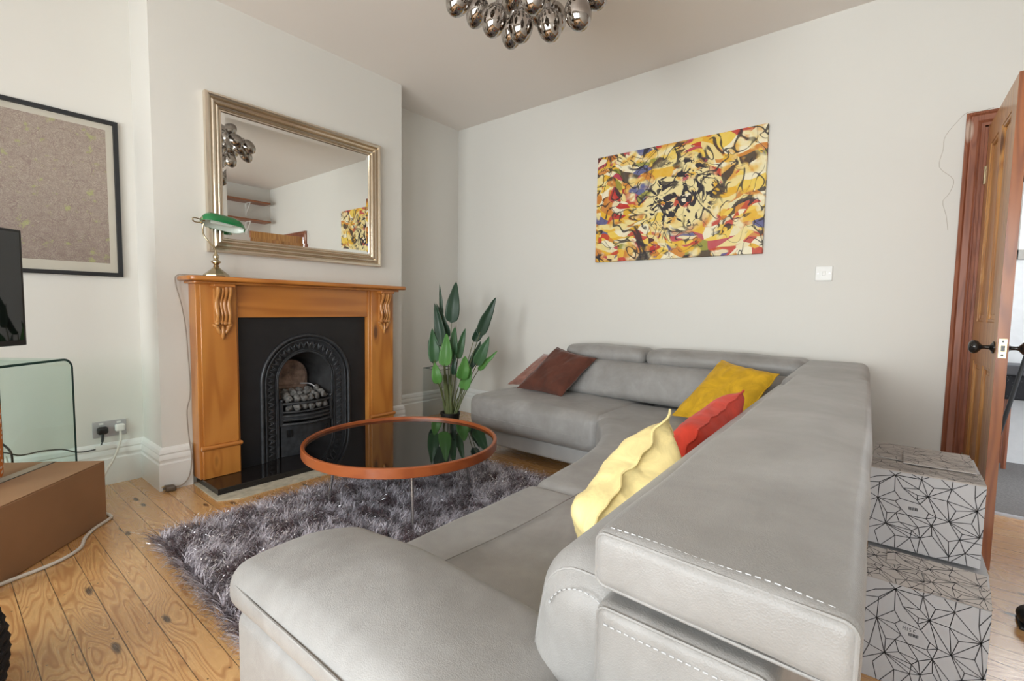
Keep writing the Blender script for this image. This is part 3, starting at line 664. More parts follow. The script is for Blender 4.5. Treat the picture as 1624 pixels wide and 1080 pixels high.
for z in (0.445, 0.46, 0.475, 0.50): b.tube([(-3.372, yc - 0.12, z), (-3.372, yc + 0.085, z)], 0.006, 8)
for k in range(60):
    y, z = yc - 0.02 + random.uniform(-0.085, 0.085), random.uniform(0.52, 0.635); b.ell((-3.375, y, z), (0.006, 0.009, 0.009), 6)
b.tube([(-3.372, y, z) for y, z in archpts(0.100, 0.555, 0.50, 16, yc - 0.012)], 0.005, 8)
b.build('fireback', 'firebrick', ins)
# grate bars, bowed outwards
def bow(y0, y1, z, x0=px_ - 0.026, d=0.055, n=14): return [(x0 + d * math.sin(PI * i / n), y0 + (y1 - y0) * i / n, z) for i in range(n + 1)]
b = MB()
for z, r in ((0.402, 0.0085), (0.345, 0.007), (0.318, 0.009), (0.292, 0.007), (0.262, 0.011)):
    b.tube(bow(yc - 0.182, yc + 0.182, z), r, 8)
for y in (yc - 0.176, yc + 0.176): b.box(px_ - 0.034, px_ - 0.012, y - 0.008, y + 0.008, 0.25, 0.42); b.ell((px_ - 0.014, y, 0.425), (0.012, 0.012, 0.012), 8)
for z0, z1 in ((0.283, 0.33),):
    B0 = bow(yc - 0.18, yc + 0.18, z0, d=0.05); B1 = bow(yc - 0.18, yc + 0.18, z1, d=0.05); n = len(B0); b.add(B0 + B1, [(i, i + 1, n + i + 1, n + i) for i in range(n - 1)])
b.build('grate_bars', 'iron', ins)
b = MB(); B0 = bow(yc - 0.178, yc + 0.178, 0.042, d=0.02); B1 = bow(yc - 0.178, yc + 0.178, 0.252, d=0.035); n = len(B0)
b.add(B0 + B1, [(i, i + 1, n + i + 1, n + i) for i in range(n - 1)]); b.build('ash_cover', 'iron', ins)
for y in (yc - 0.145, yc - 0.125, yc + 0.125, yc + 0.145):
    MB().obox((px_ - 0.005 + (0.0 if abs(y - yc) > 0.13 else 0.005), y, 0.20), (0.004, 0, 0), (0, 0.004, 0), (0, 0, 0.025)).build('vent_slot', 'black', ins)
MB().tube([(-3.36, yc + 0.05, 0.50), (-3.30, yc + 0.10, 0.495), (-3.24, yc + 0.14, 0.44), (-3.19, yc + 0.17, 0.425)], 0.0045, 8, smooth=5).build('flue_wire', 'greyplate', ins)
# coals
def coal(c, s, seed):
    def wp(p):
        n_ = noise.noise(Vector((p.x * 40 + seed * 3.1, p.y * 40, p.z * 40))); return p * (1 + 0.55 * n_)
    return MB().ell(c, s, 12, rot=Matrix.Rotation(seed, 3, 'X') @ Matrix.Rotation(seed * 0.7, 3, 'Z'), warp=wp)
seed = 0
CL = ['lump of grey coal heaped above the top grate bar', 'lump of grey coal behind the upper gap of the grate bars']
for row, (z, n, x) in enumerate(((0.434, 6, -3.190), (0.374, 6, -3.178), (0.448, 6, -3.232), (0.462, 5, -3.275))):
    for k in range(n):
        seed += 1; y = yc - 0.145 + 0.29 * (k + 0.5) / n + random.uniform(-0.008, 0.008)
        xx = x + (0.022 * math.sin(PI * (k + 0.5) / n) if row < 2 else 0)
        o = coal((xx, y, z + random.uniform(-0.006, 0.006)), (0.024 + random.uniform(0, 0.006), 0.027, 0.022), seed).build('coal', 'coal')
        ordn = ('leftmost', 'second from the left', 'third from the left', 'fourth from the left', 'fifth from the left', 'rightmost')
        if n == 5: ordn = ('leftmost', 'second from the left', 'middle', 'fourth from the left', 'rightmost')
        tag(o, 'grey coal, %s %s' % (ordn[k], ('in the front row on the top grate bar', 'in the gap below the top grate bar', 'in the second row of the heap', 'in the rear row by the fireback')[row]), 'coal', 'coals behind the grate bars' if row == 1 else 'coals heaped in the grate')
b = MB().rbox((-3.22, yc, 0.375), (0.12, 0.27, 0.06), 0.02, n=(4, 8, 2)); b.build('coal_bed', 'soot', ins)

# ------------------------------------------------------------------ MIRROR
def frame_loop(b, axis, plane, a0, a1, z0, z1, prof, mi=0):
    # prof: (inset from outer edge, height out of wall); axis 'x': plane x=const facing +x with a=y ; axis 'y': plane y=const facing -y with a=x
    rows = []
    for d, hgt in prof:
        q = [(a0 + d, z0 + d), (a1 - d, z0 + d), (a1 - d, z1 - d), (a0 + d, z1 - d)]
        rows.append([(plane + hgt, a, z) if axis == 'x' else (a, plane - hgt, z) for a, z in q])
    vs = [p for r_ in rows for p in r_]; fs = []
    for i in range(len(rows) - 1):
        for j in range(4): fs.append((i * 4 + j, i * 4 + (j + 1) % 4, (i + 1) * 4 + (j + 1) % 4, (i + 1) * 4 + j))
    b.add(vs, fs, mi); return b
MY0, MY1, MZ0, MZ1 = 1.073, 2.272, 1.372, 2.298
mr = thing('wall_mirror', 'large rectangular mirror in a ridged champagne silver frame above the mantelpiece', 'mirror', (XB, (MY0 + MY1) / 2, MZ0))
prof = [(0, 0.001), (0, 0.034), (0.004, 0.040), (0.014, 0.042), (0.024, 0.036), (0.027, 0.024), (0.031, 0.028), (0.040, 0.036), (0.050, 0.032), (0.054, 0.018), (0.058, 0.022), (0.066, 0.028), (0.073, 0.024), (0.077, 0.011), (0.082, 0.015), (0.089, 0.016), (0.094, 0.006)]
frame_loop(MB(), 'x', XB, MY0, MY1, MZ0, MZ1, prof).build('frame', 'silverframe', mr, angle=25)
gl = MB(); frame_loop(gl, 'x', XB, MY0 + 0.09, MY1 - 0.09, MZ0 + 0.09, MZ1 - 0.09, [(0, 0.0075), (0.024, 0.0095)])
d = 0.114; gl.add([(XB + 0.0095, MY0 + d, MZ0 + d), (XB + 0.0095, MY1 - d, MZ0 + d), (XB + 0.0095, MY1 - d, MZ1 - d), (XB + 0.0095, MY0 + d, MZ1 - d)], [(0, 1, 2, 3)])
gl.build('mirror_glass', 'mirror', mr, smooth=False)

# ------------------------------------------------------------------ FRAMED MAP
mp = thing('framed_map', 'faded road map in a thin black frame on the left alcove wall', 'picture', (XA, 0.25, 1.215))
a0, a1, z0, z1 = -0.30, 0.745, 1.213, 2.092
frame_loop(MB(), 'x', XA, a0, a1, z0, z1, [(0, 0.001), (0, 0.022), (0.003, 0.024), (0.021, 0.024), (0.023, 0.010)]).build('frame', 'blackframe', mp, angle=25)
MB().box(XA + 0.001, XA + 0.009, a0 + 0.02, a1 - 0.02, z0 + 0.02, z1 - 0.02).build('map_margin', 'mapmargin', mp, smooth=False)
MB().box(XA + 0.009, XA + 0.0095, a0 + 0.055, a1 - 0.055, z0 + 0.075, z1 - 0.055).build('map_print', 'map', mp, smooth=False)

# ------------------------------------------------------------------ CANVAS
cv = thing('abstract_canvas', 'unframed abstract canvas in yellow, red and black on the back wall', 'painting', (-1.34, YB, 1.45))
o = MB().box(-1.955, -0.731, YB - 0.030, YB - 0.001, 1.449, 2.272).build('canvas', 'abstract', cv, bevel=0.002)

# ------------------------------------------------------------------ SWITCH, SOCKET
t = thing('light_switch', 'square white light switch on the back wall right of the canvas', 'switch', (-0.387, YB, 1.266))
MB().rbox((-0.387, YB - 0.005, 1.309), (0.088, 0.010, 0.088), 0.003, n=(2, 1, 2)).build('switch_plate', 'whiteplastic', t)
MB().rbox((-0.387, YB - 0.012, 1.309), (0.016, 0.008, 0.026), 0.002, n=(1, 1, 1)).build('rocker', 'whiteplastic', t)
for dx in (-0.03, 0.03): MB().lathe([(0.0028, 0), (0.0028, 0.0012)], (-0.387 + dx, YB - 0.010, 1.309), 10, (0, -1, 0)).build('screw', 'chrome', t)
t = thing('wall_socket', 'grey double wall socket above the skirting left of the chimney breast', 'socket', (XA, 0.656, 0.28))
MB().rbox((XA + 0.005, 0.656, 0.328), (0.010, 0.155, 0.092), 0.003, n=(1, 2, 2)).build('socket_plate', 'greyplate', t)
for dy in (-0.038, 0.042): MB().box(XA + 0.0095, XA + 0.0105, 0.656 + dy - 0.01, 0.656 + dy + 0.01, 0.355, 0.366).build('socket_switch', 'whiteplastic', t)
t = thing('power_plug', 'black power plug in the left half of the grey socket', 'plug', (XA + 0.0101, 0.620, 0.30))
MB().rbox((XA + 0.030, 0.620, 0.325), (0.038, 0.050, 0.044), 0.014, n=(2, 2, 2)).tube([(XA + 0.035, 0.62, 0.31), (XA + 0.038, 0.615, 0.262)], 0.007, 8).build('plug_body', 'blackplastic', t)
MB().tube([(XA + 0.038, 0.615, 0.262), (XA + 0.05, 0.60, 0.235), (XA + 0.06, 0.56, 0.228), (XA + 0.08, 0.50, 0.236), (XA + 0.09, 0.437, 0.268), (XA + 0.09, 0.36, 0.276), (XA + 0.09, 0.28, 0.272), (XA + 0.09, 0.22, 0.30), (XA + 0.1, 0.12, 0.32), (XA + 0.12, 0.02, 0.22), (XA + 0.13, -0.05, 0.01)], 0.0035, 8, smooth=6).build('cord', 'blackplastic', t)
MB().rbox((XA + 0.055, 0.605, 0.232), (0.006, 0.05, 0.03), 0.002, n=(1, 1, 1)).build('paper_tag', 'whiteplastic', t)
t = thing('power_plug', 'white power plug in the right half of the grey socket', 'plug', (XA + 0.0101, 0.700, 0.30))
MB().rbox((XA + 0.026, 0.700, 0.330), (0.030, 0.048, 0.044), 0.012, n=(2, 2, 2)).build('plug_body', 'whiteplastic', t)
MB().tube([(XA + 0.03, 0.700, 0.31), (XA + 0.034, 0.70, 0.27), (XA + 0.045, 0.685, 0.215), (XA + 0.07, 0.655, 0.155), (XA + 0.10, 0.62, 0.11), (XA + 0.14, 0.58, 0.06), (XA + 0.2, 0.5, 0.012)], 0.0065, 8, smooth=6).build('cord', 'whitecable', t)

# ------------------------------------------------------------------ BANKER'S LAMP
lc = Vector((-3.095, 1.078, 1.2225))
lm = thing('bankers_lamp', 'brass bankers lamp with green glass shade on the left end of the mantel shelf', 'lamp', lc)
b = MB(); b.lathe([(0.066, 0), (0.066, 0.010), (0.060, 0.016), (0.052, 0.022), (0.022, 0.048), (0.014, 0.056)], lc, 8, flat=0.5); b.build('base', 'brass', lm, smooth=False, bevel=0.0015)
b = MB(); b.lathe([(0.014, 0.054), (0.016, 0.060), (0.012, 0.066), (0.017, 0.076), (0.026, 0.082), (0.026, 0.088), (0.015, 0.094), (0.012, 0.100), (0.016, 0.112), (0.013, 0.126), (0.009, 0.130), (0.006, 0.140), (0.005, 0.150)], lc, 24); b.build('column', 'brass', lm)
sc0 = Vector((-3.105, 1.025, 1.535))
b = MB(); b.tube([lc + Vector((0, 0, 0.148)), lc + Vector((0, -0.014, 0.172)), (-3.10, 1.040, 1.425), (-3.11, 1.024, 1.455), (-3.12, 1.022, 1.49), (-3.115, 1.026, 1.523)], 0.0042, 10, smooth=8)
b.tube([(-3.105, 1.018, 1.54), (-3.10, 0.975, 1.545), (-3.095, 0.965, 1.535), (-3.10, 0.978, 1.523), (-3.105, 1.018, 1.525)], 0.0035, 8, smooth=6)
b.lathe([(0.012, -0.006), (0.013, 0.004), (0.006, 0.010)], (-3.098, 1.018, 1.545), 16, (0.3, -1, 0)); b.build('arm', 'brass', lm)
def shade(inset):
    def P(u, v):
        y = 1.008 + inset + (0.236 - 2 * inset) * u
        e = 1 - abs(2 * u - 1) ** 5 * 0.75
        a = math.radians(8 + 192 * v)                  # sweep of the half pipe
        r = (0.054 - inset) * e
        drop = 0.0 - 0.030 * u
        return (-3.105 + r * math.cos(a) * 0.98, y, 1.535 + drop + r * math.sin(a) * 1.15)
    return P
b = MB(); b.grid(shade(0), 24, 24, 0); b.grid(shade(0.0035), 24, 24, 1, flip=True)
# end caps
for u in (0, 1):
    ring = [shade(0)(u, j / 24) for j in range(25)]; c = sum((Vector(p) for p in ring), Vector()) / 25
    b.add(ring + [c], [((j + 1, j, 25) if u == 0 else (j, j + 1, 25)) for j in range(24)], 0)
b.build('lamp_shade', ['greenglass', 'opal'], lm)
MB().tube([(-3.105, 1.06, 1.540), (-3.105, 1.17, 1.528)], 0.011, 12).build('bulb', 'opal', lm)
t = thing('lamp_flex', 'thin grey flex hanging from the mantel shelf beside the left pilaster to the floor', 'cable', (-3.2, 0.86, 0.0))
MB().tube([(-3.12, 1.02, 1.226), (-3.16, 0.96, 1.228), (-3.19, 0.908, 1.222), (-3.195, 0.905, 1.17), (-3.20, 0.93, 1.06), (-3.20, 0.948, 0.92), (-3.20, 0.955, 0.77), (-3.20, 0.962, 0.62), (-3.20, 0.958, 0.52), (-3.195, 0.940, 0.44), (-3.185, 0.942, 0.30), (-3.18, 0.952, 0.177), (-3.18, 0.945, 0.09), (-3.18, 0.93, 0.045), (-3.18, 0.90, 0.018), (-3.185, 0.865, 0.012)], 0.0032, 8, smooth=6).build('cord', 'greycable', t)
MB().rbox((-3.175, 0.838, 0.017), (0.048, 0.05, 0.032), 0.010, n=(2, 2, 1), warp=lambda x, y, z: (x + (y - 0.838) * 0.5, y, z)).build('plug_body', simple('brown plug', (0.10, 0.07, 0.045), 0.4), t)
b = MB()
for q in ((-3.185, 0.812, 0.028), (-3.168, 0.815, 0.012), (-3.20, 0.815, 0.012)): b.obox(q, (0.002, 0, 0), (0, 0.010, 0), (0, 0, 0.003))
b.build('plug_pins', 'brassplate', t)

# ------------------------------------------------------------------ COFFEE TABLE
cx, cy, cr_ = -2.063, 1.61, 0.509
ct = thing('coffee_table', 'low round coffee table with black glass top and cherry wood rim on the shaggy rug', 'coffee table', (cx, cy, 0.012))
MB().lathe([(cr_ - 0.018, 0.312), (cr_ - 0.002, 0.312), (cr_, 0.315), (cr_, 0.357), (cr_ - 0.003, 0.360), (cr_ - 0.015, 0.360), (cr_ - 0.018, 0.357), (cr_ - 0.018, 0.312)], (cx, cy, 0), 96, cap=False).build('rim', 'rimwood', ct, angle=25)
MB().lathe([(0.0001, 0.336), (cr_ - 0.0185, 0.336), (cr_ - 0.0185, 0.344), (0.0001, 0.344)], (cx, cy, 0), 96, cap=False).build('table_top', 'blackglass', ct, angle=25)
MB().lathe([(0.0001, 0.318), (cr_ - 0.02, 0.318), (cr_ - 0.02, 0.334), (0.0001, 0.334)], (cx, cy, 0), 64, cap=False).build('underframe', 'blackpanel', ct, angle=25)
for a in (-123, -31, 60, 150):
    a = math.radians(a); ca, sa = math.cos(a), math.sin(a)
    MB().tube([(cx + ca * 0.34, cy + sa * 0.34, 0.318), (cx + ca * 0.385, cy + sa * 0.385, 0.012)], [0.0095, 0.0075], 12).build('leg', 'chrome', ct)

# ------------------------------------------------------------------ RUG (shaggy pile)
RX0, RX1, RY0, RY1 = -2.56, -1.0, 0.585, 2.38
def rug_warp(x, y):
    return x + 0.02 * (y - 1.4), y + 0.045 * (x + 1.8) * (1 if y > 1.4 else -0.4)
rg = thing('shaggy_rug', 'lilac grey and plum shaggy rug with silver glitter strands under the coffee table', 'rug', (-1.8, 1.45, 0.0))
q = [rug_warp(x, y) for x, y in ((RX0 + .02, RY0 + .02), (RX1, RY0 + .02), (RX1, RY1 - .02), (RX0 + .02, RY1 - .02))]
MB().hexa(q, 0.001, 0.010).build('backing', simple('rug backing', (0.10, 0.085, 0.10), 0.9), rg, smooth=False)
def pile_mat():
    M = NM('rug pile'); at = M.n('Attribute', attribute_name='tuft')
    M.p(col=at.outputs['Color'], rough=0.6, sheen=0.3); return M.m
rs = np.random.RandomState(3)
def blades(N, length, width, seed, glit=False):
    rs = np.random.RandomState(seed)
    x = rs.uniform(RX0, RX1, N); y = rs.uniform(RY0, RY1, N)
    X = x + 0.02 * (y - 1.4); Y = y + 0.045 * (x + 1.8) * np.where(y > 1.4, 1, -0.4)
    clump = np.array([noise.noise(Vector((a * 15, b_ * 15, 0.3))) for a, b_ in zip(x[:N], y[:N])])
    clump2 = np.array([noise.noise(Vector((a * 48, b_ * 48, 5.3))) for a, b_ in zip(x, y)])
    ang = clump * 5 + clump2 * 3 + rs.normal(0, 0.9, N)
    # outer tufts fall outwards
    edge = np.minimum.reduce([x - RX0, RX1 - x, y - RY0, RY1 - y])
    L = length * rs.uniform(0.7, 1.25, N)
    lean = rs.uniform(0.35, 0.9, N) + 0.35 * (edge < 0.03)
    dx, dy = np.cos(ang), np.sin(ang)
    eo = edge < 0.03
    dx = np.where(eo & (x - RX0 < 0.03), -0.8, dx); dy = np.where(eo & (y - RY0 < 0.03), -0.8, dy); dy = np.where(eo & (RY1 - y < 0.03), 0.8, dy)
    wx, wy = -np.sin(ang + rs.normal(0, .8, N)) * width / 2, np.cos(ang + rs.normal(0, .8, N)) * width / 2
    K = 4; V = np.zeros((N, K, 2, 3))
    for k in range(K):
        t = k / (K - 1); hor = L * lean * (t ** 1.6) ; ver = L * np.sqrt(np.clip(1 - (lean * 0.75) ** 2, .1, 1)) * np.sin(t * 1.35) / 1.0 * 0.8
        w_ = 1 - 0.7 * t
        for s_, sg in ((0, -1), (1, 1)):
            V[:, k, s_, 0] = X + dx * hor + sg * wx * w_; V[:, k, s_, 1] = Y + dy * hor + sg * wy * w_; V[:, k, s_, 2] = 0.009 + ver
    return V, clump, clump2, rs
def blade_mesh(name, V, cols, mat, parent):
    N, K = V.shape[:2]; me = bpy.data.meshes.new(name)
    me.vertices.add(N * K * 2); me.vertices.foreach_set('co', V.reshape(-1).astype(np.float32))
    F = []; base = (np.arange(N) * K * 2)[:, None]
    quads = np.concatenate([base + np.array([[2 * k, 2 * k + 1, 2 * k + 3, 2 * k + 2]]) for k in range(K - 1)], axis=1).reshape(-1)
    nf = N * (K - 1); me.loops.add(nf * 4); me.loops.foreach_set('vertex_index', quads.astype(np.int32))
    me.polygons.add(nf); me.polygons.foreach_set('loop_start', np.arange(0, nf * 4, 4, dtype=np.int32)); me.polygons.foreach_set('loop_total', np.full(nf, 4, dtype=np.int32))
    me.materials.append(mat)
    me.update(calc_edges=True)
    if cols is not None:
        ca = me.color_attributes.new('tuft', 'FLOAT_COLOR', 'POINT')
        c = np.ones((N, K * 2, 4), dtype=np.float32); c[:, :, :3] = cols[:, None, :]; ca.data.foreach_set('color', c.reshape(-1))
    me.shade_smooth()
    o = bpy.data.objects.new(name, me); COL.objects.link(o); o.parent = parent; o.location = -Vector(origin(parent)); return o
V, c1, c2, rs_ = blades(84000, 0.050, 0.0036, 5)
mixv = np.clip(0.50 + c1 * 1.2 + c2 * 1.3 + rs_.normal(0, .28, len(c1)), 0, 1)[:, None]
dark = np.array([0.085, 0.042, 0.052]); light = np.array([0.60, 0.555, 0.615])
cols = dark * (1 - mixv) + light * mixv
blade_mesh('pile', V, cols, pile_mat(), rg)['kind'] = 'stuff'
V, c1, c2, rs_ = blades(22000, 0.063, 0.0050, 9)
tip_, pre_ = V[:, 3].copy(), V[:, 2].copy()
for k_ in range(4): V[:, k_] = pre_ + (tip_ - pre_) * (0.55 + 0.45 * k_ / 3)
gm = NM('silver glitter thread').p(col=(0.9, 0.9, 0.95), metal=1.0, rough=0.30).m
blade_mesh('glitter_strands', V, None, gm, rg)['kind'] = 'stuff'

# ================================================================== SOFA
sf = thing('corner_sofa', 'large grey leather corner sofa with raised headrests along the back wall and right side', 'sofa', (-1.0, 1.9, 0.0))
def lerp(a, b, t): return a + (b - a) * t
def shear(w=None):
    def f(x, y, z):
        if w: x, y, z = w(x, y, z)
        return x - 0.040 * (y - 0.48), y, z
    return f
def end_loop(c, size, r, warp, side=-1, k=6):
    # seam line round the rounded edge of the end face (y side) of a padded block
    hx_, hy_, hz_ = [v / 2 for v in size]; pts = []; e = 0.7071
    for qx, qz, a0_ in ((1, 1, 0), (-1, 1, 90), (-1, -1, 180), (1, -1, 270)):
        for i in range(k + 1):
            a = math.radians(a0_ + 90 * i / k); d = Vector((math.cos(a) * e, side * e, math.sin(a) * e))
            p = Vector((qx * (hx_ - r), side * (hy_ - r), qz * (hz_ - r))) + d * (r + 0.0006) + Vector(c); pts.append(Vector(warp(*p)) if warp else p)
    out_ = []
    for i, p in enumerate(pts):
        q = pts[(i + 1) % len(pts)]; n_ = max(1, int((q - p).length / 0.012)); out_ += [p.lerp(q, j / n_) for j in range(n_)]
    return out_
def edge_x(y):      # front edge of the right-hand seat run, curving into the chaise corner
    pts = [(0.4, -1.035), (1.4, -1.035), (1.75, -1.06), (2.0, -1.11), (2.2, -1.18), (2.35, -1.26), (2.5, -1.38), (3.2, -1.45)]
    for (a, xa), (b_, xb) in zip(pts, pts[1:]):
        if y <= b_: return lerp(xa, xb, max(0, (y - a) / (b_ - a)))
    return pts[-1][1]
def soft(x, y, z, a=0.004):
    n_ = noise.noise(Vector((x * 6, y * 6, z * 6))); return n_ * a
# right-hand seats
def seat(y0, y1, top, name='seat'):
    x0, x1 = -1.035, -0.30
    def wp(x, y, z):
        t = (x - x1) / (x0 - x1); nx = x1 + (edge_x(y) - x1) * t
        dz = soft(nx, y, z) if z > 0.35 else 0
        return nx, y, z + dz
    b = MB().rbox(((x0 + x1) / 2, (y0 + y1) / 2, (0.19 + top) / 2), (x1 - x0, y1 - y0, top - 0.19), 0.045, (0.006, 0.0, 0.012), (14, 16, 4), wp)
    return b.build(name, 'leather', sf)
seat(0.56, 1.398, 0.432); seat(1.402, 2.60, 0.432)
# far chaise seat with rounded front left corner
def wch(x, y, z):
    if x < -2.25:
        k = min(1, (-2.25 - x) / 0.25); y = y + 0.10 * k * k * max(0, (3.0 - y) / 0.5) * 0.6
    dz = soft(x, y, z, 0.005) if z > 0.35 else 0
    dz -= max(0, (-2.2 - x)) * 0.05 if z > 0.3 else 0
    return x, y, z + dz
ch_o = MB().rbox(((-2.48 - 1.36) / 2, (2.49 + 3.40) / 2, 0.315), (1.12, 0.91, 0.245), 0.065, (0.0, 0.010, 0.014), (22, 14, 5), wch).build('chaise_seat', 'leather', sf)
MB().rbox(((-1.42 - 0.30) / 2, (2.56 + 3.05) / 2, 0.312), (1.12, 0.56, 0.235), 0.035, (0, 0, 0.004), (14, 8, 4), lambda x, y, z: (x, y, z + (soft(x, y, z) if z > 0.35 else 0))).build('corner_seat', 'leather', sf)
# plinths
b = MB()
b.rbox((-1.92, 2.98, 0.140), (1.06, 0.86, 0.115), 0.02, n=(6, 6, 1)); b.build('chaise_base', 'leatherdark', sf)
MB().rbox((-0.56, 1.75, 0.14), (0.88, 2.40, 0.12), 0.02, n=(4, 8, 1)).build('base', 'leatherdark', sf)
b = MB().rbox((-0.75, 3.02, 0.14), (1.35, 0.70, 0.118), 0.02, n=(6, 4, 1)); b.build('corner_base', 'leatherdark', sf)
for x, y in ((-2.38, 2.62), (-2.38, 3.34), (-1.5, 2.62), (-0.95, 0.62), (-0.95, 1.9), (-0.12, 0.62), (-0.12, 2.0), (-0.12, 3.34)):
    MB().lathe([(0.022, 0.0005), (0.026, 0.085)], (x, y, 0), 16).build('leg', 'blackplastic', sf)
# far backrest cushion: leaning profile
def lean(c0, k): return lambda x, y, z: (x, y + (z - 0.44) * k + soft(x, y, z, 0.004), z + (soft(x, y, z, 0.006) if z > 0.55 else 0))
for x0, x1 in ((-2.00, -0.44),):
    MB().rbox(((x0 + x1) / 2, 3.13, 0.575), (x1 - x0, 0.26, 0.255), 0.055, (0, 0.014, 0.004), (12, 4, 5), lean(0, 0.24)).build('backrest', 'leather', sf)
for x0, x1 in ((-2.01, -1.367), (-1.361, -0.40)):
    MB().rbox(((x0 + x1) / 2, 3.235, 0.742), (x1 - x0, 0.25, 0.112), 0.052, (0.004, 0.010, 0.012), (12, 5, 3), lambda x, y, z: (x, y, z + soft(x, y, z, 0.005) + (0.012 if False else 0))).build('headrest', 'leather', sf)
MB().rbox((-1.10, 3.375, 0.40), (1.78, 0.10, 0.60), 0.03, n=(10, 2, 4)).build('back_panel', 'leather', sf)
# right-hand back: cushion, shell, headrest
def bprof(x, y, z):
    k = max(0, (z - 0.44)) * 0.18
    return x + k + soft(x, y, z, 0.004), y, z + soft(x, y, z, 0.004)
BC = ((-0.335, 1.50, 0.590), (0.165, 2.0, 0.33), 0.065); SH = ((-0.165, 1.43, 0.465), (0.19, 1.91, 0.535), 0.016)
bc_o = MB().rbox(BC[0], BC[1], BC[2], (0.012, 0.006, 0.0), (4, 24, 5), shear(bprof)).build('backrest', 'leather', sf)
MB().rbox((-0.335, 2.80, 0.565), (0.165, 0.58, 0.29), 0.06, (0.008, 0.004, 0.0), (4, 8, 4), shear(bprof)).build('backrest', 'leather', sf)
sh_o = MB().rbox(SH[0], SH[1], SH[2], (0, 0.004, 0), n=(6, 16, 6), warp=shear()).build('back_shell', 'leather', sf)
def hprof(x, y, z):
    t = (y - 0.48) / 1.9; w = 0.010 * math.sin(PI * min(1, max(0, t)))
    return -0.137 + (x + 0.137) * (1 + w * 2) + soft(x, y, z, 0.003), y, z + soft(x * 2, y, z, 0.005) - 0.012 * max(0, t - 0.3) - 0.06 * max(0, x + 0.10)
HR = ((-0.137, 1.415, 0.782), (0.254, 1.87, 0.070), 0.015)
hr_o = MB().rbox(HR[0], HR[1], HR[2], (0.003, 0.004, 0.010), (14, 40, 3), shear(hprof)).build('headrest', 'leather', sf)
MB().rbox((-0.170, 2.86, 0.738), (0.31, 1.02, 0.10), 0.04, (0.004, 0.0, 0.008), (10, 16, 3), shear(lambda x, y, z: (x + soft(x, y, z, 0.003), y, z + soft(x, y, z, 0.004)))).build('corner_block', 'leather', sf)
MB().rbox((-0.14, 2.90, 0.42), (0.20, 0.96, 0.56), 0.03, n=(4, 8, 5), warp=shear()).build('back_shell', 'leather', sf)
# arm: body and pad
MB().rbox((-0.60, 0.455, 0.31), (0.66, 0.235, 0.41), 0.03, (0, 0.004, 0), (10, 4, 6)).build('arm_body', 'leather', sf)
def armw(x, y, z):
    k_ = max(0.0, (-0.70 - x) / 0.265); v_ = (y - 0.465) / 0.1375; x = x + k_ * (0.085 if v_ > 0 else 0.02) * v_ * v_
    return x + soft(x, y, z, 0.004), y + 0.0, z + soft(x, y, z, 0.007) - 0.012 * max(0, (-0.80 - x)) * 3 + (0.010 * math.sin(PI * max(0, min(1, (x + 0.98) / 0.72))))
MB().rbox((-0.635, 0.465, 0.550), (0.66, 0.275, 0.088), 0.040, (0.006, 0.004, 0.022), (18, 10, 2), armw).build('arm_pad', 'leather', sf)
MB().rbox((-0.20, 0.415, 0.355), (0.30, 0.13, 0.50), 0.035, (0, 0.004, 0), (6, 3, 6)).build('arm_rear', 'leather', sf)
# piping and stitching
def pipe(pts, r=0.0024, k=6, closed=False, par=None): MB().tube(pts, r, 6, smooth=k, closed=closed).build('piping', 'leather', par or sf)
def stitches(pts, par=None, r=0.0010, step=0.0085, frac=0.6):
    b = MB(); pts = [Vector(p) for p in pts]; acc = 0.0; L_ = [0.0]
    for a, c in zip(pts, pts[1:]): L_.append(L_[-1] + (c - a).length)
    def atl(l):
        for i_ in range(len(pts) - 1):
            if l <= L_[i_ + 1]: return pts[i_].lerp(pts[i_ + 1], (l - L_[i_]) / max(1e-9, L_[i_ + 1] - L_[i_]))
        return pts[-1]
    l = 0.0
    while l < L_[-1] - step * frac: b.tube([atl(l), atl(l + step * frac)], r, 5); l += step
    b.build('stitching', 'stitch', par or sf)
def inset(loop, c, dx, dy, dz, warp=None):
    return [Vector((p.x, p.y + dy, p.z)) for p in loop]
hl = end_loop(*HR, shear(hprof)); pipe(hl, 0.0020, 0, True, hr_o)
top = [Vector(shear(hprof)(x, 0.507, 0.8185)) + Vector((0, 0, 0.0)) for x in [-0.247 + 0.218 * i / 20 for i in range(21)]]
top = [Vector((p.x, p.y - 0.013, p.z - 0.002)) for p in top]
stitches(top, hr_o)
bl = end_loop(*BC, shear(bprof)); pipe(bl, 0.0020, 0, True, bc_o)
nb = [p for p in bl if p.z > 0.60]; cb_ = Vector((-0.335, 0.5, 0.60))
arc = [Vector(shear(bprof)(-0.335 + 0.046 * math.cos(a), 0.4985, 0.680 + 0.046 * math.sin(a) * 0.95)) for a in [PI * i / 16 for i in range(17)]]
stitches(arc, bc_o)
sl = end_loop(*SH, shear()); pipe(sl, 0.0020, 0, True, sh_o)
stitches([Vector(shear()(x, 0.4740, 0.712)) for x in [-0.245 + 0.16 * i / 8 for i in range(9)]], sh_o)
stitches([Vector(shear(hprof)(x, 1.62, 0.823 - max(0, x + 0.05) * 0.3)) for x in (-0.055, -0.04, -0.025)], hr_o)
pipe([(-0.90, 0.331, 0.566), (-0.80, 0.3245, 0.572), (-0.60, 0.3225, 0.577), (-0.40, 0.3245, 0.572), (-0.32, 0.333, 0.56)])
cl_ = []
for k in range(49):
    x = -2.44 + 1.04 * k / 48; X_, Y_, Z_ = wch(x, 2.490, 0.290)
    u_ = (x + 1.92) / 0.56; w_ = (0.290 - 0.315) / 0.1225
    cl_.append((X_, Y_ - 0.010 * (1 - u_ * u_) * (1 - w_ * w_) + 0.0004, Z_))
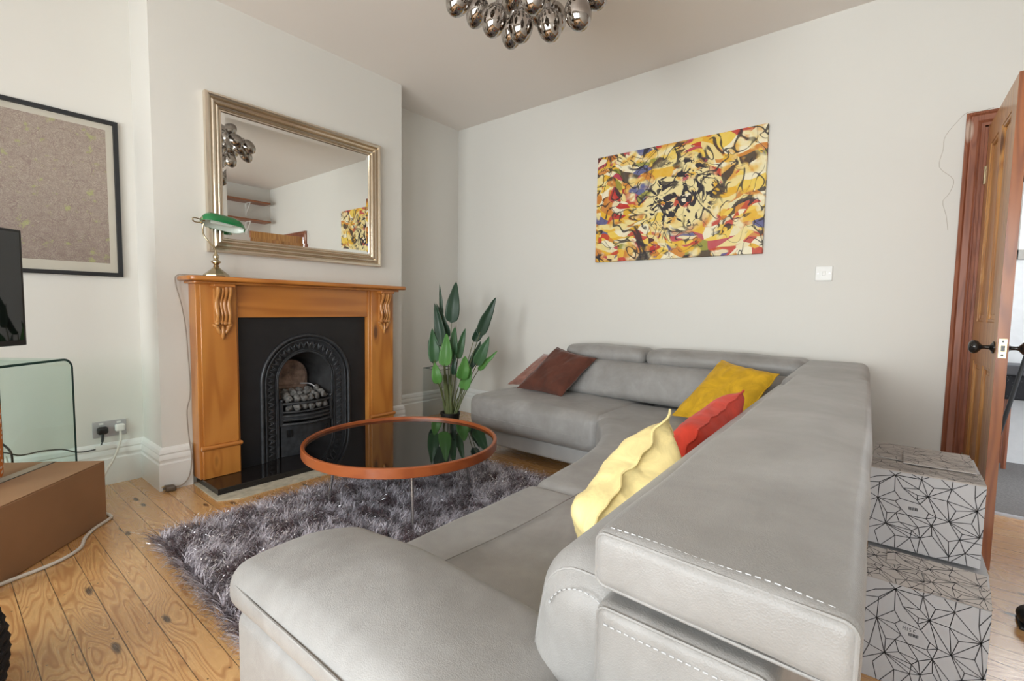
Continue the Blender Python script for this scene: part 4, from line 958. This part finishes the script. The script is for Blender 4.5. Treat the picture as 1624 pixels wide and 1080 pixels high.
pipe([(-2.476, 3.1, 0.286), (-2.4755, 2.75, 0.286), (-2.468, 2.60, 0.287)] + cl_[1:-1], 0.0022, 2, par=ch_o)
pipe([(-0.86, 0.60, 0.447), (-0.82, 1.0, 0.447), (-0.82, 1.38, 0.445)], 0.0016)

# ================================================================== CUSHIONS
def cushion(corners, thick, name, label, mat, seed=1, bow=0.07, wr=0.010, n=28, flange=0.0, pw=0.5, sag=0.0, wfreq=7.0):
    A_, B_, C_, D_ = [Vector(c) for c in corners]     # bottom-left, bottom-right, top-right, top-left
    ctr = (A_ + B_ + C_ + D_) / 4
    N_ = (B_ - A_ + C_ - D_).cross(D_ - A_ + C_ - B_).normalized()
    base_ = Vector((ctr.x, ctr.y, min(c.z for c in (A_, B_, C_, D_))))
    b = MB()
    def P(sgn):
        def f(u, v):
            s_, t_ = 2 * u - 1, 2 * v - 1
            s2 = s_ * (1 - bow * (1 - t_ * t_)); t2 = t_ * (1 - bow * (1 - s_ * s_))
            uu, vv = (s2 + 1) / 2, (t2 + 1) / 2
            p = (A_ * (1 - uu) + B_ * uu) * (1 - vv) + (D_ * (1 - uu) + C_ * uu) * vv
            g = max(0, (1 - s_ ** 4) * (1 - t_ ** 4)) ** pw
            if flange:
                rim = max(abs(s_), abs(t_)); e = 1 - flange
                g = 0.0 if rim > e else max(0, (1 - (s_ / e) ** 4) * (1 - (t_ / e) ** 4)) ** pw
            nz = noise.noise(Vector((s_ * 2.2 + seed * 7, t_ * 2.2, sgn * 3.0))) + 0.5 * noise.noise(Vector((s_ * wfreq + seed, t_ * wfreq * 0.6, sgn * 5.0)))
            ed = (abs(s_) ** 6 + abs(t_) ** 6)
            wob = noise.noise(Vector((s_ * 4 + seed, t_ * 4, 9.0))) * 0.010 * min(1, ed) * (2.2 if flange else 1)
            return p + N_ * (sgn * (thick / 2 * g + wr * nz * g) + wob + (0.0012 * sgn if flange else 0)) - Vector((0, 0, sag * g * (1 - abs(t_))))
        return f
    b.grid(P(1), n, n); b.grid(P(-1), n, n, flip=True)
    o = b.build(name, mat, angle=80)
    # piped edge for seam definition
    o2 = thing(name, label, 'cushion', base_)
    o.parent = o2; o.location = -Vector(o2.location); o.name = 'cover'; o.data.name = 'cover'
    e = MB(); ring = []
    f = P(0.0)
    for k in range(4 * n):
        q, r_ = divmod(k, n); r_ = r_ / n
        u, v = ((r_, 0), (1, r_), (1 - r_, 1), (0, 1 - r_))[q]; ring.append(f(u, v))
    e.tube(ring, 0.0032, 6, closed=True); e.build('piped_edge', mat, o2)
    return o2
cushion([(-2.27, 2.86, 0.455), (-1.84, 2.82, 0.450), (-1.70, 3.06, 0.715), (-2.03, 3.04, 0.775)], 0.12, 'scatter_cushion', 'dark brown velvet cushion in front, leaning on the left end of the far backrest', 'brownv', 2)
cushion([(-2.56, 3.10, 0.425), (-2.12, 3.14, 0.44), (-2.02, 3.27, 0.70), (-2.325, 3.28, 0.685)], 0.10, 'scatter_cushion', 'faded brown cushion lying half hidden behind the dark brown one', 'brownv2', 3, wr=0.016)
cushion([(-1.02, 2.76, 0.455), (-0.62, 2.58, 0.46), (-0.50, 2.90, 0.735), (-0.83, 3.02, 0.775)], 0.11, 'scatter_cushion', 'mustard yellow cushion in the corner of the sofa', 'mustard', 4)
cushion([(-0.60, 1.62, 0.46), (-0.54, 1.29, 0.46), (-0.43, 1.36, 0.735), (-0.41, 1.77, 0.80)], 0.13, 'scatter_cushion', 'red cushion leaning between the mustard and pale yellow ones', 'redc', 5, wr=0.014)
cushion([(-0.46, 1.26, 0.475), (-0.56, 0.98, 0.455), (-0.465, 0.80, 0.615), (-0.45, 1.20, 0.815)], 0.19, 'scatter_cushion', 'pale yellow cushion with flapped edge nearest the sofa arm', 'yellowc', 6, wr=0.014, flange=0.10, bow=0.03)

# ================================================================== CHANDELIER
cc = Vector((-1.34, 1.70, 2.52))
ch = thing('chandelier', 'cluster chandelier of smoked mirror glass bulbs hanging from the ceiling', 'chandelier', (cc.x, cc.y, CZ))
MB().lathe([(0.06, CZ - 0.0005), (0.06, CZ - 0.02), (0.02, CZ - 0.03), (0.008, CZ - 0.035), (0.008, cc.z)], (cc.x, cc.y, 0), 24).ell(cc, (0.045, 0.045, 0.045), 16).build('ceiling_rose', 'chrome', ch)
def bulb_at(p, d, L=0.150, Rr=0.057):
    d = Vector(d).normalized(); q = Vector((0, 0, 1)).rotation_difference(d)
    prof = [(0.012, -L * 0.60), (0.014, -L * 0.50)]
    for i in range(1, 17):
        t = PI * i / 17; prof.append((Rr * math.sin(t) * (1 + 0.05 * math.cos(t)), -L / 2 * math.cos(t)))
    prof.append((0.0015, L / 2))
    b = MB().lathe(prof, p, 24, d).build('glass_bulb', 'smoke', ch)
    s = MB().tube([cc, Vector(p) - d * L * 0.55], 0.0045, 6); s.lathe([(0.015, -L * 0.62), (0.016, -L * 0.47), (0.010, -L * 0.44)], p, 16, d); s.build('bulb_stem', 'chrome', b)
rb = random.Random(11)
for p_ in ((-1.51, 1.468, 2.35), (-1.665, 1.741, 2.483), (-1.426, 1.596, 2.296), (-1.531, 1.842, 2.389), (-1.337, 1.667, 2.273), (-1.223, 1.72, 2.263), (-1.065, 1.691, 2.239), (-1.048, 1.78, 2.353), (-1.177, 1.539, 2.269), (-1.503, 2.02, 2.56), (-1.407, 2.03, 2.50), (-1.345, 1.44, 2.36)):
    bulb_at(p_, (Vector(p_) - cc).normalized() + Vector((0, 0, -1.3)), 0.142, 0.053)
rings = [(8, 10, 0.285, 0), (35, 7, 0.25, 15)]
for el, n, rad, a0_ in rings:
    for k in range(n):
        az = math.radians(a0_ + 360 * k / n + rb.uniform(-5, 5)); e = math.radians(el + rb.uniform(-4, 4))
        d = Vector((math.cos(e) * math.cos(az), math.cos(e) * math.sin(az), math.sin(e)))
        p = cc + d * (rad + rb.uniform(-0.012, 0.012))
        dd = d + Vector((0, 0, -0.75)) if el < 20 else d
        bulb_at(p, dd)

# ================================================================== PLANT, POT, VASE
pl = thing('potted_plant', 'tall artificial plant with long pointed green leaves in a black pot beside the chaise', 'plant', (-2.80, 2.66, 0.0))
LV = [((-2.962, 2.683, 1.257), (-2.925, 2.678, 0.98), 0.013, (-2.801, 2.633, 0.19), 0), ((-2.84, 2.755, 1.274), (-2.844, 2.707, 0.935), 0.044, (-2.782, 2.638, 0.19), 0), ((-2.588, 2.963, 1.157), (-2.662, 2.841, 0.838), 0.036, (-2.766, 2.69, 0.19), 0), ((-2.653, 2.967, 1.041), (-2.727, 2.844, 0.787), 0.03, (-2.759, 2.669, 0.19), 0), ((-2.915, 2.588, 1.099), (-2.851, 2.612, 0.751), 0.034, (-2.792, 2.624, 0.19), 0), ((-2.963, 2.653, 1.095), (-2.876, 2.701, 0.816), 0.03, (-2.804, 2.65, 0.19), 0), ((-2.912, 2.561, 0.895), (-2.872, 2.56, 0.623), 0.038, (-2.849, 2.662, 0.19), 1), ((-2.984, 2.587, 0.795), (-2.935, 2.595, 0.609), 0.018, (-2.845, 2.653, 0.19), 0), ((-2.789, 2.604, 0.862), (-2.777, 2.574, 0.598), 0.04, (-2.829, 2.666, 0.19), 2), ((-2.823, 2.729, 0.913), (-2.817, 2.691, 0.644), 0.031, (-2.788, 2.645, 0.19), 1), ((-2.758, 2.783, 0.904), (-2.778, 2.718, 0.651), 0.025, (-2.8, 2.67, 0.19), 1), ((-2.771, 2.681, 0.703), (-2.758, 2.651, 0.528), 0.018, (-2.79, 2.65, 0.19), 0), ((-2.597, 2.895, 0.834), (-2.647, 2.798, 0.601), 0.036, (-2.756, 2.674, 0.19), 1), ((-2.691, 2.897, 0.79), (-2.737, 2.805, 0.554), 0.025, (-2.761, 2.661, 0.19), 0), ((-2.542, 2.939, 0.717), (-2.631, 2.801, 0.559), 0.018, (-2.757, 2.678, 0.19), 2), ((-2.659, 2.683, 0.687), (-2.661, 2.638, 0.5), 0.039, (-2.819, 2.696, 0.19), 2), ((-2.614, 2.702, 0.607), (-2.635, 2.636, 0.425), 0.033, (-2.811, 2.693, 0.19), 2), ((-2.823, 2.51, 0.636), (-2.78, 2.512, 0.471), 0.031, (-2.839, 2.66, 0.19), 2)]
out = Vector((0.73, -0.69, 0))       # leaves mostly face the room
for i, (T, B, w, S, c) in enumerate(LV):
    T, B, S = Vector(T), Vector(B), Vector(S); ax_ = (T - B); side = ax_.cross(out).normalized(); up = side.cross(ax_).normalized()
    rot = (i * 37 % 50 - 25) * PI / 180 * (0.6 if w > 0.02 else 0)
    wr_ = 1.30 * w / max(0.75, math.cos(rot)); sd = side * math.cos(rot) + up * math.sin(rot); nn = sd.cross(ax_).normalized()
    def P(u, v, flip=1):
        t = u; s_ = 2 * v - 1
        prof = (math.sin(PI * min(1, t ** 0.52)) ** 0.72) if 0 < t < 1 else 0.0
        curve = math.sin(PI * t) * 0.025 * (1 if i % 2 else -1)
        return B + ax_ * t + sd * (s_ * wr_ * prof) + nn * (abs(s_) * wr_ * 0.28 * prof + curve) + Vector((0, 0, 0.004 * math.sin(t * 14 + i) * abs(s_)))
    b = MB(); b.grid(P, 18, 8); b.tube([P(k / 10, 0.5) - nn * 0.0005 for k in range(11)], [0.0028] * 3 + [0.0018] * 4 + [0.0008] * 4, 6)
    lf = b.build('leaf', 'leaf%d' % c, pl, angle=70)
    sm = lf.modifiers.new('thickness', 'SOLIDIFY'); sm.thickness = 0.0012
    mid = S.lerp(B, 0.5) + Vector((0, 0, 0.03)) + (S - B) * 0.06
    MB().tube([S, mid, B, B + ax_ * 0.04], [0.0060, 0.0045, 0.0032, 0.0022], 8, smooth=6).build('stem', 'stem', pl)
for k in range(5):
    a = k * 1.3; MB().tube([(-2.80 + 0.02 * math.cos(a), 2.655 + 0.02 * math.sin(a), 0.19), (-2.815 + 0.025 * math.cos(a), 2.655 + 0.025 * math.sin(a), 0.35), (-2.83 + 0.03 * math.cos(a), 2.65 + 0.03 * math.sin(a), 0.52)], [0.013, 0.010, 0.006], 8, smooth=5).build('stem', 'stem', pl)
MB().lathe([(0.055, 0.001), (0.078, 0.205), (0.082, 0.205), (0.082, 0.22), (0.074, 0.22), (0.070, 0.195)], (-2.80, 2.66, 0), 32, cap=False).build('pot', 'pot', pl, angle=30)
MB().lathe([(0.072, 0.19), (0.0005, 0.198)], (-2.80, 2.66, 0), 24, cap=False).build('soil', 'soil', pl)
vs_ = thing('glass_vase', 'tall clear square glass vase standing in the corner behind the plant', 'vase', (-3.28, 3.03, 0))
b = MB(); q = lambda s_: [(-3.43 + s_, 2.90 + s_), (-3.20 - s_, 2.90 + s_), (-3.20 - s_, 3.13 - s_), (-3.43 + s_, 3.13 - s_)]
o_, i_ = q(0), q(0.006)
vv = [(x, y, 0.001) for x, y in o_] + [(x, y, 0.50) for x, y in o_] + [(x, y, 0.50) for x, y in i_] + [(x, y, 0.03) for x, y in i_]
ff = [(3, 2, 1, 0)] + [(i, (i + 1) % 4, 4 + (i + 1) % 4, 4 + i) for i in range(4)] + [(4 + i, 4 + (i + 1) % 4, 8 + (i + 1) % 4, 8 + i) for i in range(4)] + [(8 + i, 8 + (i + 1) % 4, 12 + (i + 1) % 4, 12 + i) for i in range(4)] + [(12, 13, 14, 15)]
b.add(vv, ff); b.build('vase_body', 'vaseglass', vs_, smooth=False)
frame_rim = MB().tube([(x, y, 0.501) for x, y in q(0.003)], 0.003, 6, closed=True); frame_rim.build('vase_rim', 'glassedge', vs_)

# ================================================================== TV CORNER: glass desk, television, carton, cables
D = Vector((0.63, -0.77, 0)).normalized(); Bk = Vector((-0.77, -0.63, 0)).normalized()
C0 = Vector((-3.10, 0.443, 0)); DH_ = 0.795; DL, DD = 1.12, 0.36
gd = thing('glass_desk', 'bent green tinted glass console table under the television', 'table', C0)
def gprof(off):
    r = 0.05 - off; pts = [(off, 0.0)]
    pts += [(off, 0.0 + k * (DH_ - 0.05) / 4) for k in range(1, 4)]
    pts += [(0.05 - r * math.cos(a), DH_ - 0.05 + r * math.sin(a)) for a in [PI / 2 * k / 8 for k in range(9)]]
    pts += [(DL - 0.05 + r * math.sin(a), DH_ - 0.05 + r * math.cos(a)) for a in [PI / 2 * k / 8 for k in range(9)]]
    pts += [(DL - off, (DH_ - 0.05) * k / 4) for k in (3, 2, 1, 0)]; return pts
po, pi_ = gprof(0), gprof(0.011)
def gp(s_, z, d_): v = C0 + D * s_ + Bk * d_; return (v.x, v.y, z + 0.001)
n = len(po); b = MB(); vv = [gp(s_, z, 0) for s_, z in po] + [gp(s_, z, 0) for s_, z in pi_] + [gp(s_, z, DD) for s_, z in po] + [gp(s_, z, DD) for s_, z in pi_]
for i in range(n - 1):
    b.add([vv[i], vv[i + 1], vv[2 * n + i + 1], vv[2 * n + i]], [(0, 1, 2, 3)], 0); b.add([vv[n + i], vv[n + i + 1], vv[3 * n + i + 1], vv[3 * n + i]], [(3, 2, 1, 0)], 0)
    b.add([vv[i], vv[i + 1], vv[n + i + 1], vv[n + i]], [(3, 2, 1, 0)], 1); b.add([vv[2 * n + i], vv[2 * n + i + 1], vv[3 * n + i + 1], vv[3 * n + i]], [(0, 1, 2, 3)], 1)
for i in (0, n - 1): b.add([vv[i], vv[n + i], vv[3 * n + i], vv[2 * n + i]], [(0, 1, 2, 3)], 1)
b.build('glass_sheet', ['deskglass', 'glassedge'], gd, angle=30)
tv = thing('television', 'black flat screen television at the left edge on the glass table', 'television', tuple(C0 + D * 0.6 + Bk * 0.12 + Vector((0, 0, DH_ + 0.001))))
def tb(b, s0, s1, d0, d1, z0, z1, mi=0):
    c = C0 + D * ((s0 + s1) / 2) + Bk * ((d0 + d1) / 2); c.z = (z0 + z1) / 2; b.obox(c, D * ((s1 - s0) / 2), Bk * ((d1 - d0) / 2), (0, 0, (z1 - z0) / 2), mi); return b
tb(MB(), 0.153, 1.05, 0.062, 0.10, 0.868, 1.378).build('casing', 'blackplastic', tv, bevel=0.003)
tb(MB(), 0.165, 1.038, 0.0605, 0.0615, 0.892, 1.366).build('screen', 'blackglass', tv, smooth=False)
b = tb(MB(), 0.42, 0.80, 0.03, 0.22, DH_ + 0.0015, DH_ + 0.012); tb(b, 0.57, 0.65, 0.085, 0.105, DH_ + 0.01, 0.90); b.build('stand', 'blackplastic', tv, bevel=0.003)
# cardboard carton
A0 = Vector((-2.965, 0.522, 0)); U = Vector((0.72, -0.69, 0)).normalized(); Vv = Vector((-0.69, -0.72, 0)).normalized()
cb = thing('cardboard_box', 'plain brown closed cardboard carton on the floor in front of the glass table', 'box', A0 + U * 0.37 + Vv * 0.2)
def cbx(b, u0, u1, v0, v1, z0, z1, mi=0):
    c = A0 + U * ((u0 + u1) / 2) + Vv * ((v0 + v1) / 2); c.z = (z0 + z1) / 2; b.obox(c, U * ((u1 - u0) / 2), Vv * ((v1 - v0) / 2), (0, 0, (z1 - z0) / 2), mi); return b
cbx(MB(), 0, 0.78, 0, 0.44, 0.001, 0.294).build('body', 'carton', cb, bevel=0.004)
cbx(MB(), 0.001, 0.779, 0.001, 0.210, 0.2945, 0.2985).build('flap', 'carton', cb, bevel=0.0015)
cbx(MB(), 0.001, 0.779, 0.222, 0.439, 0.2945, 0.2985).build('flap', 'carton', cb, bevel=0.0015)
cbx(MB(), -0.0012, 0.779, 0.216, 0.262, 0.2988, 0.2996).build('tape', 'tape', cb, smooth=False)
cbx(MB(), 0.001, 0.779, 0.2095, 0.2155, 0.2948, 0.2992).build('flap_gap', 'black', cb, smooth=False)
og = thing('patterned_bag', 'orange and white patterned cloth bag on the carton at the left edge', 'bag', A0 + U * 0.30 + Vv * 0.36 + Vector((0, 0, 0.2996)))
cg = A0 + U * 0.378 + Vv * 0.29
MB().rbox((0, 0, 0), (0.26, 0.16, 0.42), 0.04, (0.01, 0.015, 0.0), (5, 4, 8), lambda x, y, z: tuple(Vector((cg.x, cg.y, 0.5105)) + U * x + Vv * y + Vector((0, 0, z)))).build('bag_body', 'orange', og)
t = thing('white_cable', 'thick white cable lying on the boards along the carton', 'cable', (-2.7, 0.35, 0))
MB().tube([(-3.16, 0.46, 0.008), (-3.07, 0.52, 0.008), (-2.987, 0.541, 0.008), (-2.946, 0.521, 0.008), (-2.875, 0.458, 0.008), (-2.79, 0.412, 0.008), (-2.70, 0.385, 0.008), (-2.64, 0.335, 0.008), (-2.60, 0.27, 0.008), (-2.575, 0.19, 0.008), (-2.54, 0.10, 0.008), (-2.45, -0.02, 0.008)], 0.0075, 10, smooth=8).build('cord', 'whitecable', t)
t = thing('television_cable', 'black cable hanging behind the glass table down to the carton', 'cable', (-3.3, 0.1, 0))
MB().tube([(-3.42, 0.08, 0.50), (-3.44, 0.16, 0.44), (-3.46, 0.21, 0.36), (-3.47, 0.245, 0.30), (-3.47, 0.25, 0.22), (-3.46, 0.25, 0.10), (-3.45, 0.26, 0.006)], 0.005, 8, smooth=6).build('cord', 'blackplastic', t)
MB().tube([(-3.45, 0.225, 0.285), (-3.452, 0.235, 0.22), (-3.45, 0.24, 0.10), (-3.44, 0.24, 0.006)], 0.005, 8, smooth=6).build('wire', 'whitecable', t)
# knitted pouf at the bottom left corner
pf = thing('knitted_pouf', 'black chunky knitted pouf at the bottom left corner of the picture', 'pouf', (-1.79, -0.145, 0))
PC = Vector((-1.79, -0.145, 0.0)); b = MB()
for k in range(13):
    z = 0.02 + k * 0.027; r = 0.235 * math.sqrt(max(0.1, 1 - ((z - 0.17) / 0.26) ** 2))
    b.tube([(PC.x + (r + 0.004 * (j % 2)) * math.cos(2 * PI * j / 60), PC.y + (r + 0.004 * (j % 2)) * math.sin(2 * PI * j / 60), z) for j in range(60)], 0.0155, 8, closed=True)
b.lathe([(0.19, 0.002), (0.225, 0.10), (0.228, 0.2), (0.19, 0.34), (0.05, 0.365), (0.001, 0.366)], PC, 40, cap=False)
b.build('knitted_cover', 'yarn', pf)

# ================================================================== PATTERNED BOXES behind the sofa
STAR = [(210, 295), (500, 445), (890, 488), (682, 637), (545, 707), (155, 783), (458, 850), (775, 780), (823, 893), (70, 545), (700, 960), (-120, 420), (-160, 700), (-40, 880)]
MIN = {0: (283, 405), 1: (215, 450), 2: (268, 512), 3: (225, 545), 4: (437, 530), 5: (410, 495), 6: (412, 450), 7: (418, 390), 8: (540, 352), 9: (683, 335), 10: (655, 450), 11: (728, 523),
       12: (865, 378), 13: (855, 612), 14: (515, 598), 15: (497, 655), 16: (578, 622), 17: (283, 612), 18: (340, 658), 19: (238, 660), 20: (158, 675), 21: (273, 740), 22: (437, 755), 23: (385, 797),
       24: (553, 803), 25: (688, 820), 26: (790, 722), 27: (925, 720), 28: (435, 292), 29: (75, 390), 30: (375, 870), 31: (-30, 500), 32: (-60, 620), 33: (20, 760), 34: (40, 340)}
LN = [('S0', 7), ('S0', 0), ('S0', 1), ('S0', 9 + 19), ('S0', 29), ('S0', 34), ('S0', 31), (0, 7), (0, 5), (0, 6), (1, 2), (1, 'S9'), (2, 3), (2, 4), (3, 'S9'), (3, 17), (4, 14), (5, 6), (5, 4), (6, 'S1'), (5, 'S1'),
      (4, 'S1'), (7, 28), (7, 'S1'), (28, 'S1'), ('S1', 8), ('S1', 9), (28, 8), (8, 9), ('S1', 10), (9, 10), ('S1', 'S3'), ('S1', 16), (10, 11), (10, 'S2'), (10, 'S3'), (11, 'S2'), (11, 'S3'), (9, 'S2'),
      (12, 'S2'), (13, 'S2'), (13, 'S3'), (13, 27), ('S2', 'S3'), ('S2', 27), (14, 15), (14, 16), (15, 16), (15, 18), (15, 'S4'), (16, 'S3'), (16, 'S4'), ('S3', 'S4'), ('S3', 26), ('S3', 27), ('S3', 'S7'),
      (17, 18), (17, 19), (17, 'S9'), (18, 'S4'), (18, 19), (18, 22), (19, 21), (19, 20), (19, 'S5'), (20, 'S9'), (20, 'S5'), (21, 'S5'), (21, 22), (21, 23), (22, 'S4'), (22, 23), (22, 'S6'), (23, 'S6'), (23, 30),
      ('S4', 'S6'), ('S4', 24), ('S4', 25), ('S4', 'S10'), (24, 'S6'), (24, 'S10'), (25, 'S7'), (25, 'S10'), (26, 'S7'), (26, 27), ('S7', 27), ('S7', 'S8'), ('S7', 'S10'), ('S8', 27), ('S8', 'S10'), ('S6', 30), ('S5', 30),
      ('S5', 23), ('S5', 'S6'), ('S5', 33), ('S9', 33), ('S9', 31), ('S9', 32), ('S9', 'S5'), (31, 32), ('S11', 31), ('S11', 29), ('S12', 32), ('S12', 33), ('S13', 33), ('S13', 'S5'), ('S11', 34), ('S9', 29)]
MIN.update({35: (965, 425), 36: (965, 560), 37: (975, 240), 38: (700, 1020), 39: (850, 1020), 40: (560, 1020), 41: (975, 870), 42: (975, 925), 43: (440, 1020), 44: (60, 880), 45: (245, 880), 46: (290, 240), 47: (120, 240),
            48: (445, 230), 49: (690, 230), 50: (860, 230), 51: (560, 230), 52: (250, 1020), 53: (110, 1020), 54: (985, 700), 55: (985, 780)})
LN += [('S2', 35), ('S2', 36), ('S2', 37), (12, 37), (27, 36), (27, 54), ('S8', 38), ('S8', 39), ('S8', 41), ('S8', 42), ('S7', 55), ('S10', 40), ('S6', 40), ('S6', 43), (30, 43), (30, 52), ('S5', 44), ('S5', 45), (45, 30), (45, 52), (44, 53),
       ('S0', 46), ('S0', 47), (28, 48), (9, 49), (12, 50), (9, 51), (28, 51), (46, 28), (50, 9), (45, 53), (38, 'S10'), (54, 41), ('S0', 28)]
def node(k): return STAR[int(k[1:])] if isinstance(k, str) else MIN[k]
def pattern(b, org, ex, ez, nrm, W_, H_, mi, fx, fz, w=0.0011, dz=0.0):
    # pattern px frame: x 60..945 -> 0.06..W, y 270(top)..1000(bottom)
    for a, c in LN:
        p, q = node(a), node(c)
        P0 = Vector((fx(p[0]), fz(p[1]))); P1 = Vector((fx(q[0]), fz(q[1])))
        # clip to face
        t0, t1 = 0.0, 1.0; d_ = P1 - P0; ok = True
        for s_, lim in ((0, W_), (1, H_)):
            if abs(d_[s_]) < 1e-9:
                if P0[s_] < 0 or P0[s_] > lim: ok = False
            else:
                ta, tb_ = (0 - P0[s_]) / d_[s_], (lim - P0[s_]) / d_[s_]; t0 = max(t0, min(ta, tb_)); t1 = min(t1, max(ta, tb_))
        if not ok or t0 >= t1: continue
        A_, B_ = P0 + d_ * t0, P0 + d_ * t1; pr_ = Vector((-(B_ - A_).y, (B_ - A_).x)).normalized() * w
        pts = [A_ - pr_, B_ - pr_, B_ + pr_, A_ + pr_]
        b.add([Vector(org) + Vector(ex) * p_.x + Vector(ez) * p_.y + Vector(nrm) * 0.0004 for p_ in pts], [(0, 1, 2, 3)], mi)
def archive_box(y0, x0, x1, z0, z1, label, depth=0.36, rise=0.0, run=0.09, mark=None):
    t = thing('storage_box', label, 'box', ((x0 + x1) / 2, y0 + depth / 2, z0), 'white patterned storage boxes')
    W_, H_ = x1 - x0, z1 - z0; U_ = lambda u: (u - 60) / 885 * 0.235 + (W_ - 0.235)
    b = MB(); pr2 = [(y0, z0), (y0 + depth, z0), (y0 + depth, z1 + rise), (y0 + run, z1 + rise), (y0, z1)]; k = len(pr2)
    b.add([(x0, y, z) for y, z in pr2] + [(x1, y, z) for y, z in pr2], [tuple(range(k - 1, -1, -1)), tuple(range(k, 2 * k))] + [(i, (i + 1) % k, k + (i + 1) % k, k + i) for i in range(k)])
    pattern(b, (x0, y0, z0), (1, 0, 0), (0, 0, 1), (0, -1, 0), W_, H_, 1, U_, lambda v: H_ - (v - 262) / (1000 - 262) * H_)
    pattern(b, (x1, y0, z0), (0, 1, 0), (0, 0, 1), (1, 0, 0), depth, H_, 1, lambda u: (u + 100) / 1000 * depth, lambda v: H_ - (v - 262) / (1000 - 262) * H_)
    b.build('body', ['boxcard', 'ink'], t, smooth=False)
    def flap(c0, ey, ex, ly, lx, lift, sc_=1.0):      # card flap: corner, two directions, lengths
        c0, ey, ex = Vector(c0), Vector(ey).normalized(), Vector(ex).normalized(); nn = ex.cross(ey).normalized(); b = MB()
        c = c0 + ex * lx / 2 + ey * ly / 2 + nn * lift; b.obox(c, ex * lx / 2, ey * ly / 2, nn * 0.0015, 0)
        pattern(b, c0 + nn * (lift + 0.0015), ex, ey, nn, lx, ly, 1, lambda u: (u - 60) / 885 * 0.235 * sc_ + (lx - 0.235 * sc_), lambda v: ly - (v - 262) / 738 * max(ly, 0.12), w=0.0007)
        b.build('lid_flap', ['boxcard2', 'ink'], t, smooth=False)
    if rise:
        d_ = Vector((0, run, rise)); L_ = d_.length
        flap((x0, y0, z1), d_, (1, 0, 0), L_ * 0.98, W_ * 0.52, 0.002)
        flap((x0 + W_ * 0.50, y0 - 0.002, z1 + 0.001), d_, (1, 0.0, 0.0), L_ * 0.60, W_ * 0.50, 0.005)
        flap((x0 + W_ * 0.18, y0 + run * 0.55, z1 + rise * 0.55), d_, (1, -0.06, 0), L_ * 0.42, W_ * 0.80, 0.008)
    else:
        flap((x0, y0, z1), (0, 1, 0.0), (1, 0, 0), depth * 0.40, W_, 0.002)
        flap((x0, y0 + depth * 0.44, z1), (0, 1, 0.05), (1, 0, 0), depth * 0.56, W_ * 0.96, 0.003)
        flap((x0 + W_ * 0.3, y0 + depth * 0.30, z1 + 0.001), (0, 1, 0.03), (1, 0.05, 0), depth * 0.5, W_ * 0.66, 0.007)
    b = MB()
    lx, lz = x1 - 0.235 + 0.235 * (385 - 60) / 885, z0 + H_ * (1 - (588 - 262) / 738)
    for i in range(9): b.box(lx - 0.011 + i * 0.0024, lx - 0.0093 + i * 0.0024, y0 - 0.0006, y0 - 0.0003, lz - 0.0045, lz + 0.0045)
    b.build('barcode', 'ink', t, smooth=False)
    if mark:
        strokes = {'M': [[(0, 0), (0, 1), (.4, .4), (.8, 1), (.8, 0)]], 'I': [[(0.2, 0), (0.2, .9)]], 'S': [[(.7, .9), (.1, .8), (.1, .5), (.6, .4), (.6, .1), (0, 0)]], 'C': [[(.7, .85), (.2, .8), (.1, .2), (.7, 0)]]}
        b = MB(); ox = lx - 0.024
        for chh in mark:
            for s_ in strokes[chh]: b.tube([(ox + u * 0.007, y0 - 0.0006, lz + 0.009 + v * 0.010) for u, v in s_], 0.0006, 5)
            ox += 0.0085 if chh != 'I' else 0.005
        b.build('handwriting', 'ink', t)
    return t
archive_box(1.72, -0.045, 0.222, 0.001, 0.300, 'lower white box with black starburst line pattern and handwritten note behind the sofa', 0.42, rise=0.058, mark='MISC')
archive_box(1.815, -0.050, 0.204, 0.3695, 0.600, 'upper white box with black starburst line pattern stacked on the lower one', 0.32)
# dark shoe at right edge
sh = thing('shoe', 'black shoe toe on the boards at the right edge near the door', 'shoe', (0.45, 2.36, 0.0))
MB().rbox((0.485, 2.36, 0.040), (0.23, 0.085, 0.062), 0.030, (0.008, 0.006, 0.006), (10, 5, 3), lambda x, y, z: (x, y, z + (max(0, x - 0.50)) * 0.25)).build('upper', 'blackplastic', sh)
MB().rbox((0.485, 2.36, 0.007), (0.235, 0.09, 0.012), 0.005, n=(6, 3, 1)).build('sole', 'black', sh)

# ================================================================== SHELVES on the right wall (seen in the mirror)
for z, lab in ((2.31, 'lower brown wall shelf on white brackets, seen in the mirror'), (2.585, 'upper brown wall shelf on white brackets, seen in the mirror')):
    t = thing('wall_shelf', lab, 'shelf', (XE, 2.9, z), 'brown wall shelves reflected in the mirror')
    MB().rbox((XE - 0.11, 2.80, z), (0.215, 1.18, 0.024), 0.003, n=(2, 4, 1)).build('board', 'shelfwood', t)
    for y in (2.45, 3.12):
        b = MB(); b.box(XE - 0.008, XE - 0.0005, y - 0.012, y + 0.012, z - 0.20, z - 0.0125); b.box(XE - 0.18, XE - 0.0005, y - 0.012, y + 0.012, z - 0.0185, z - 0.0125)
        b.tube([(XE - 0.01, y, z - 0.17), (XE - 0.15, y, z - 0.02)], 0.006, 8); b.build('bracket', 'whiteplastic', t)
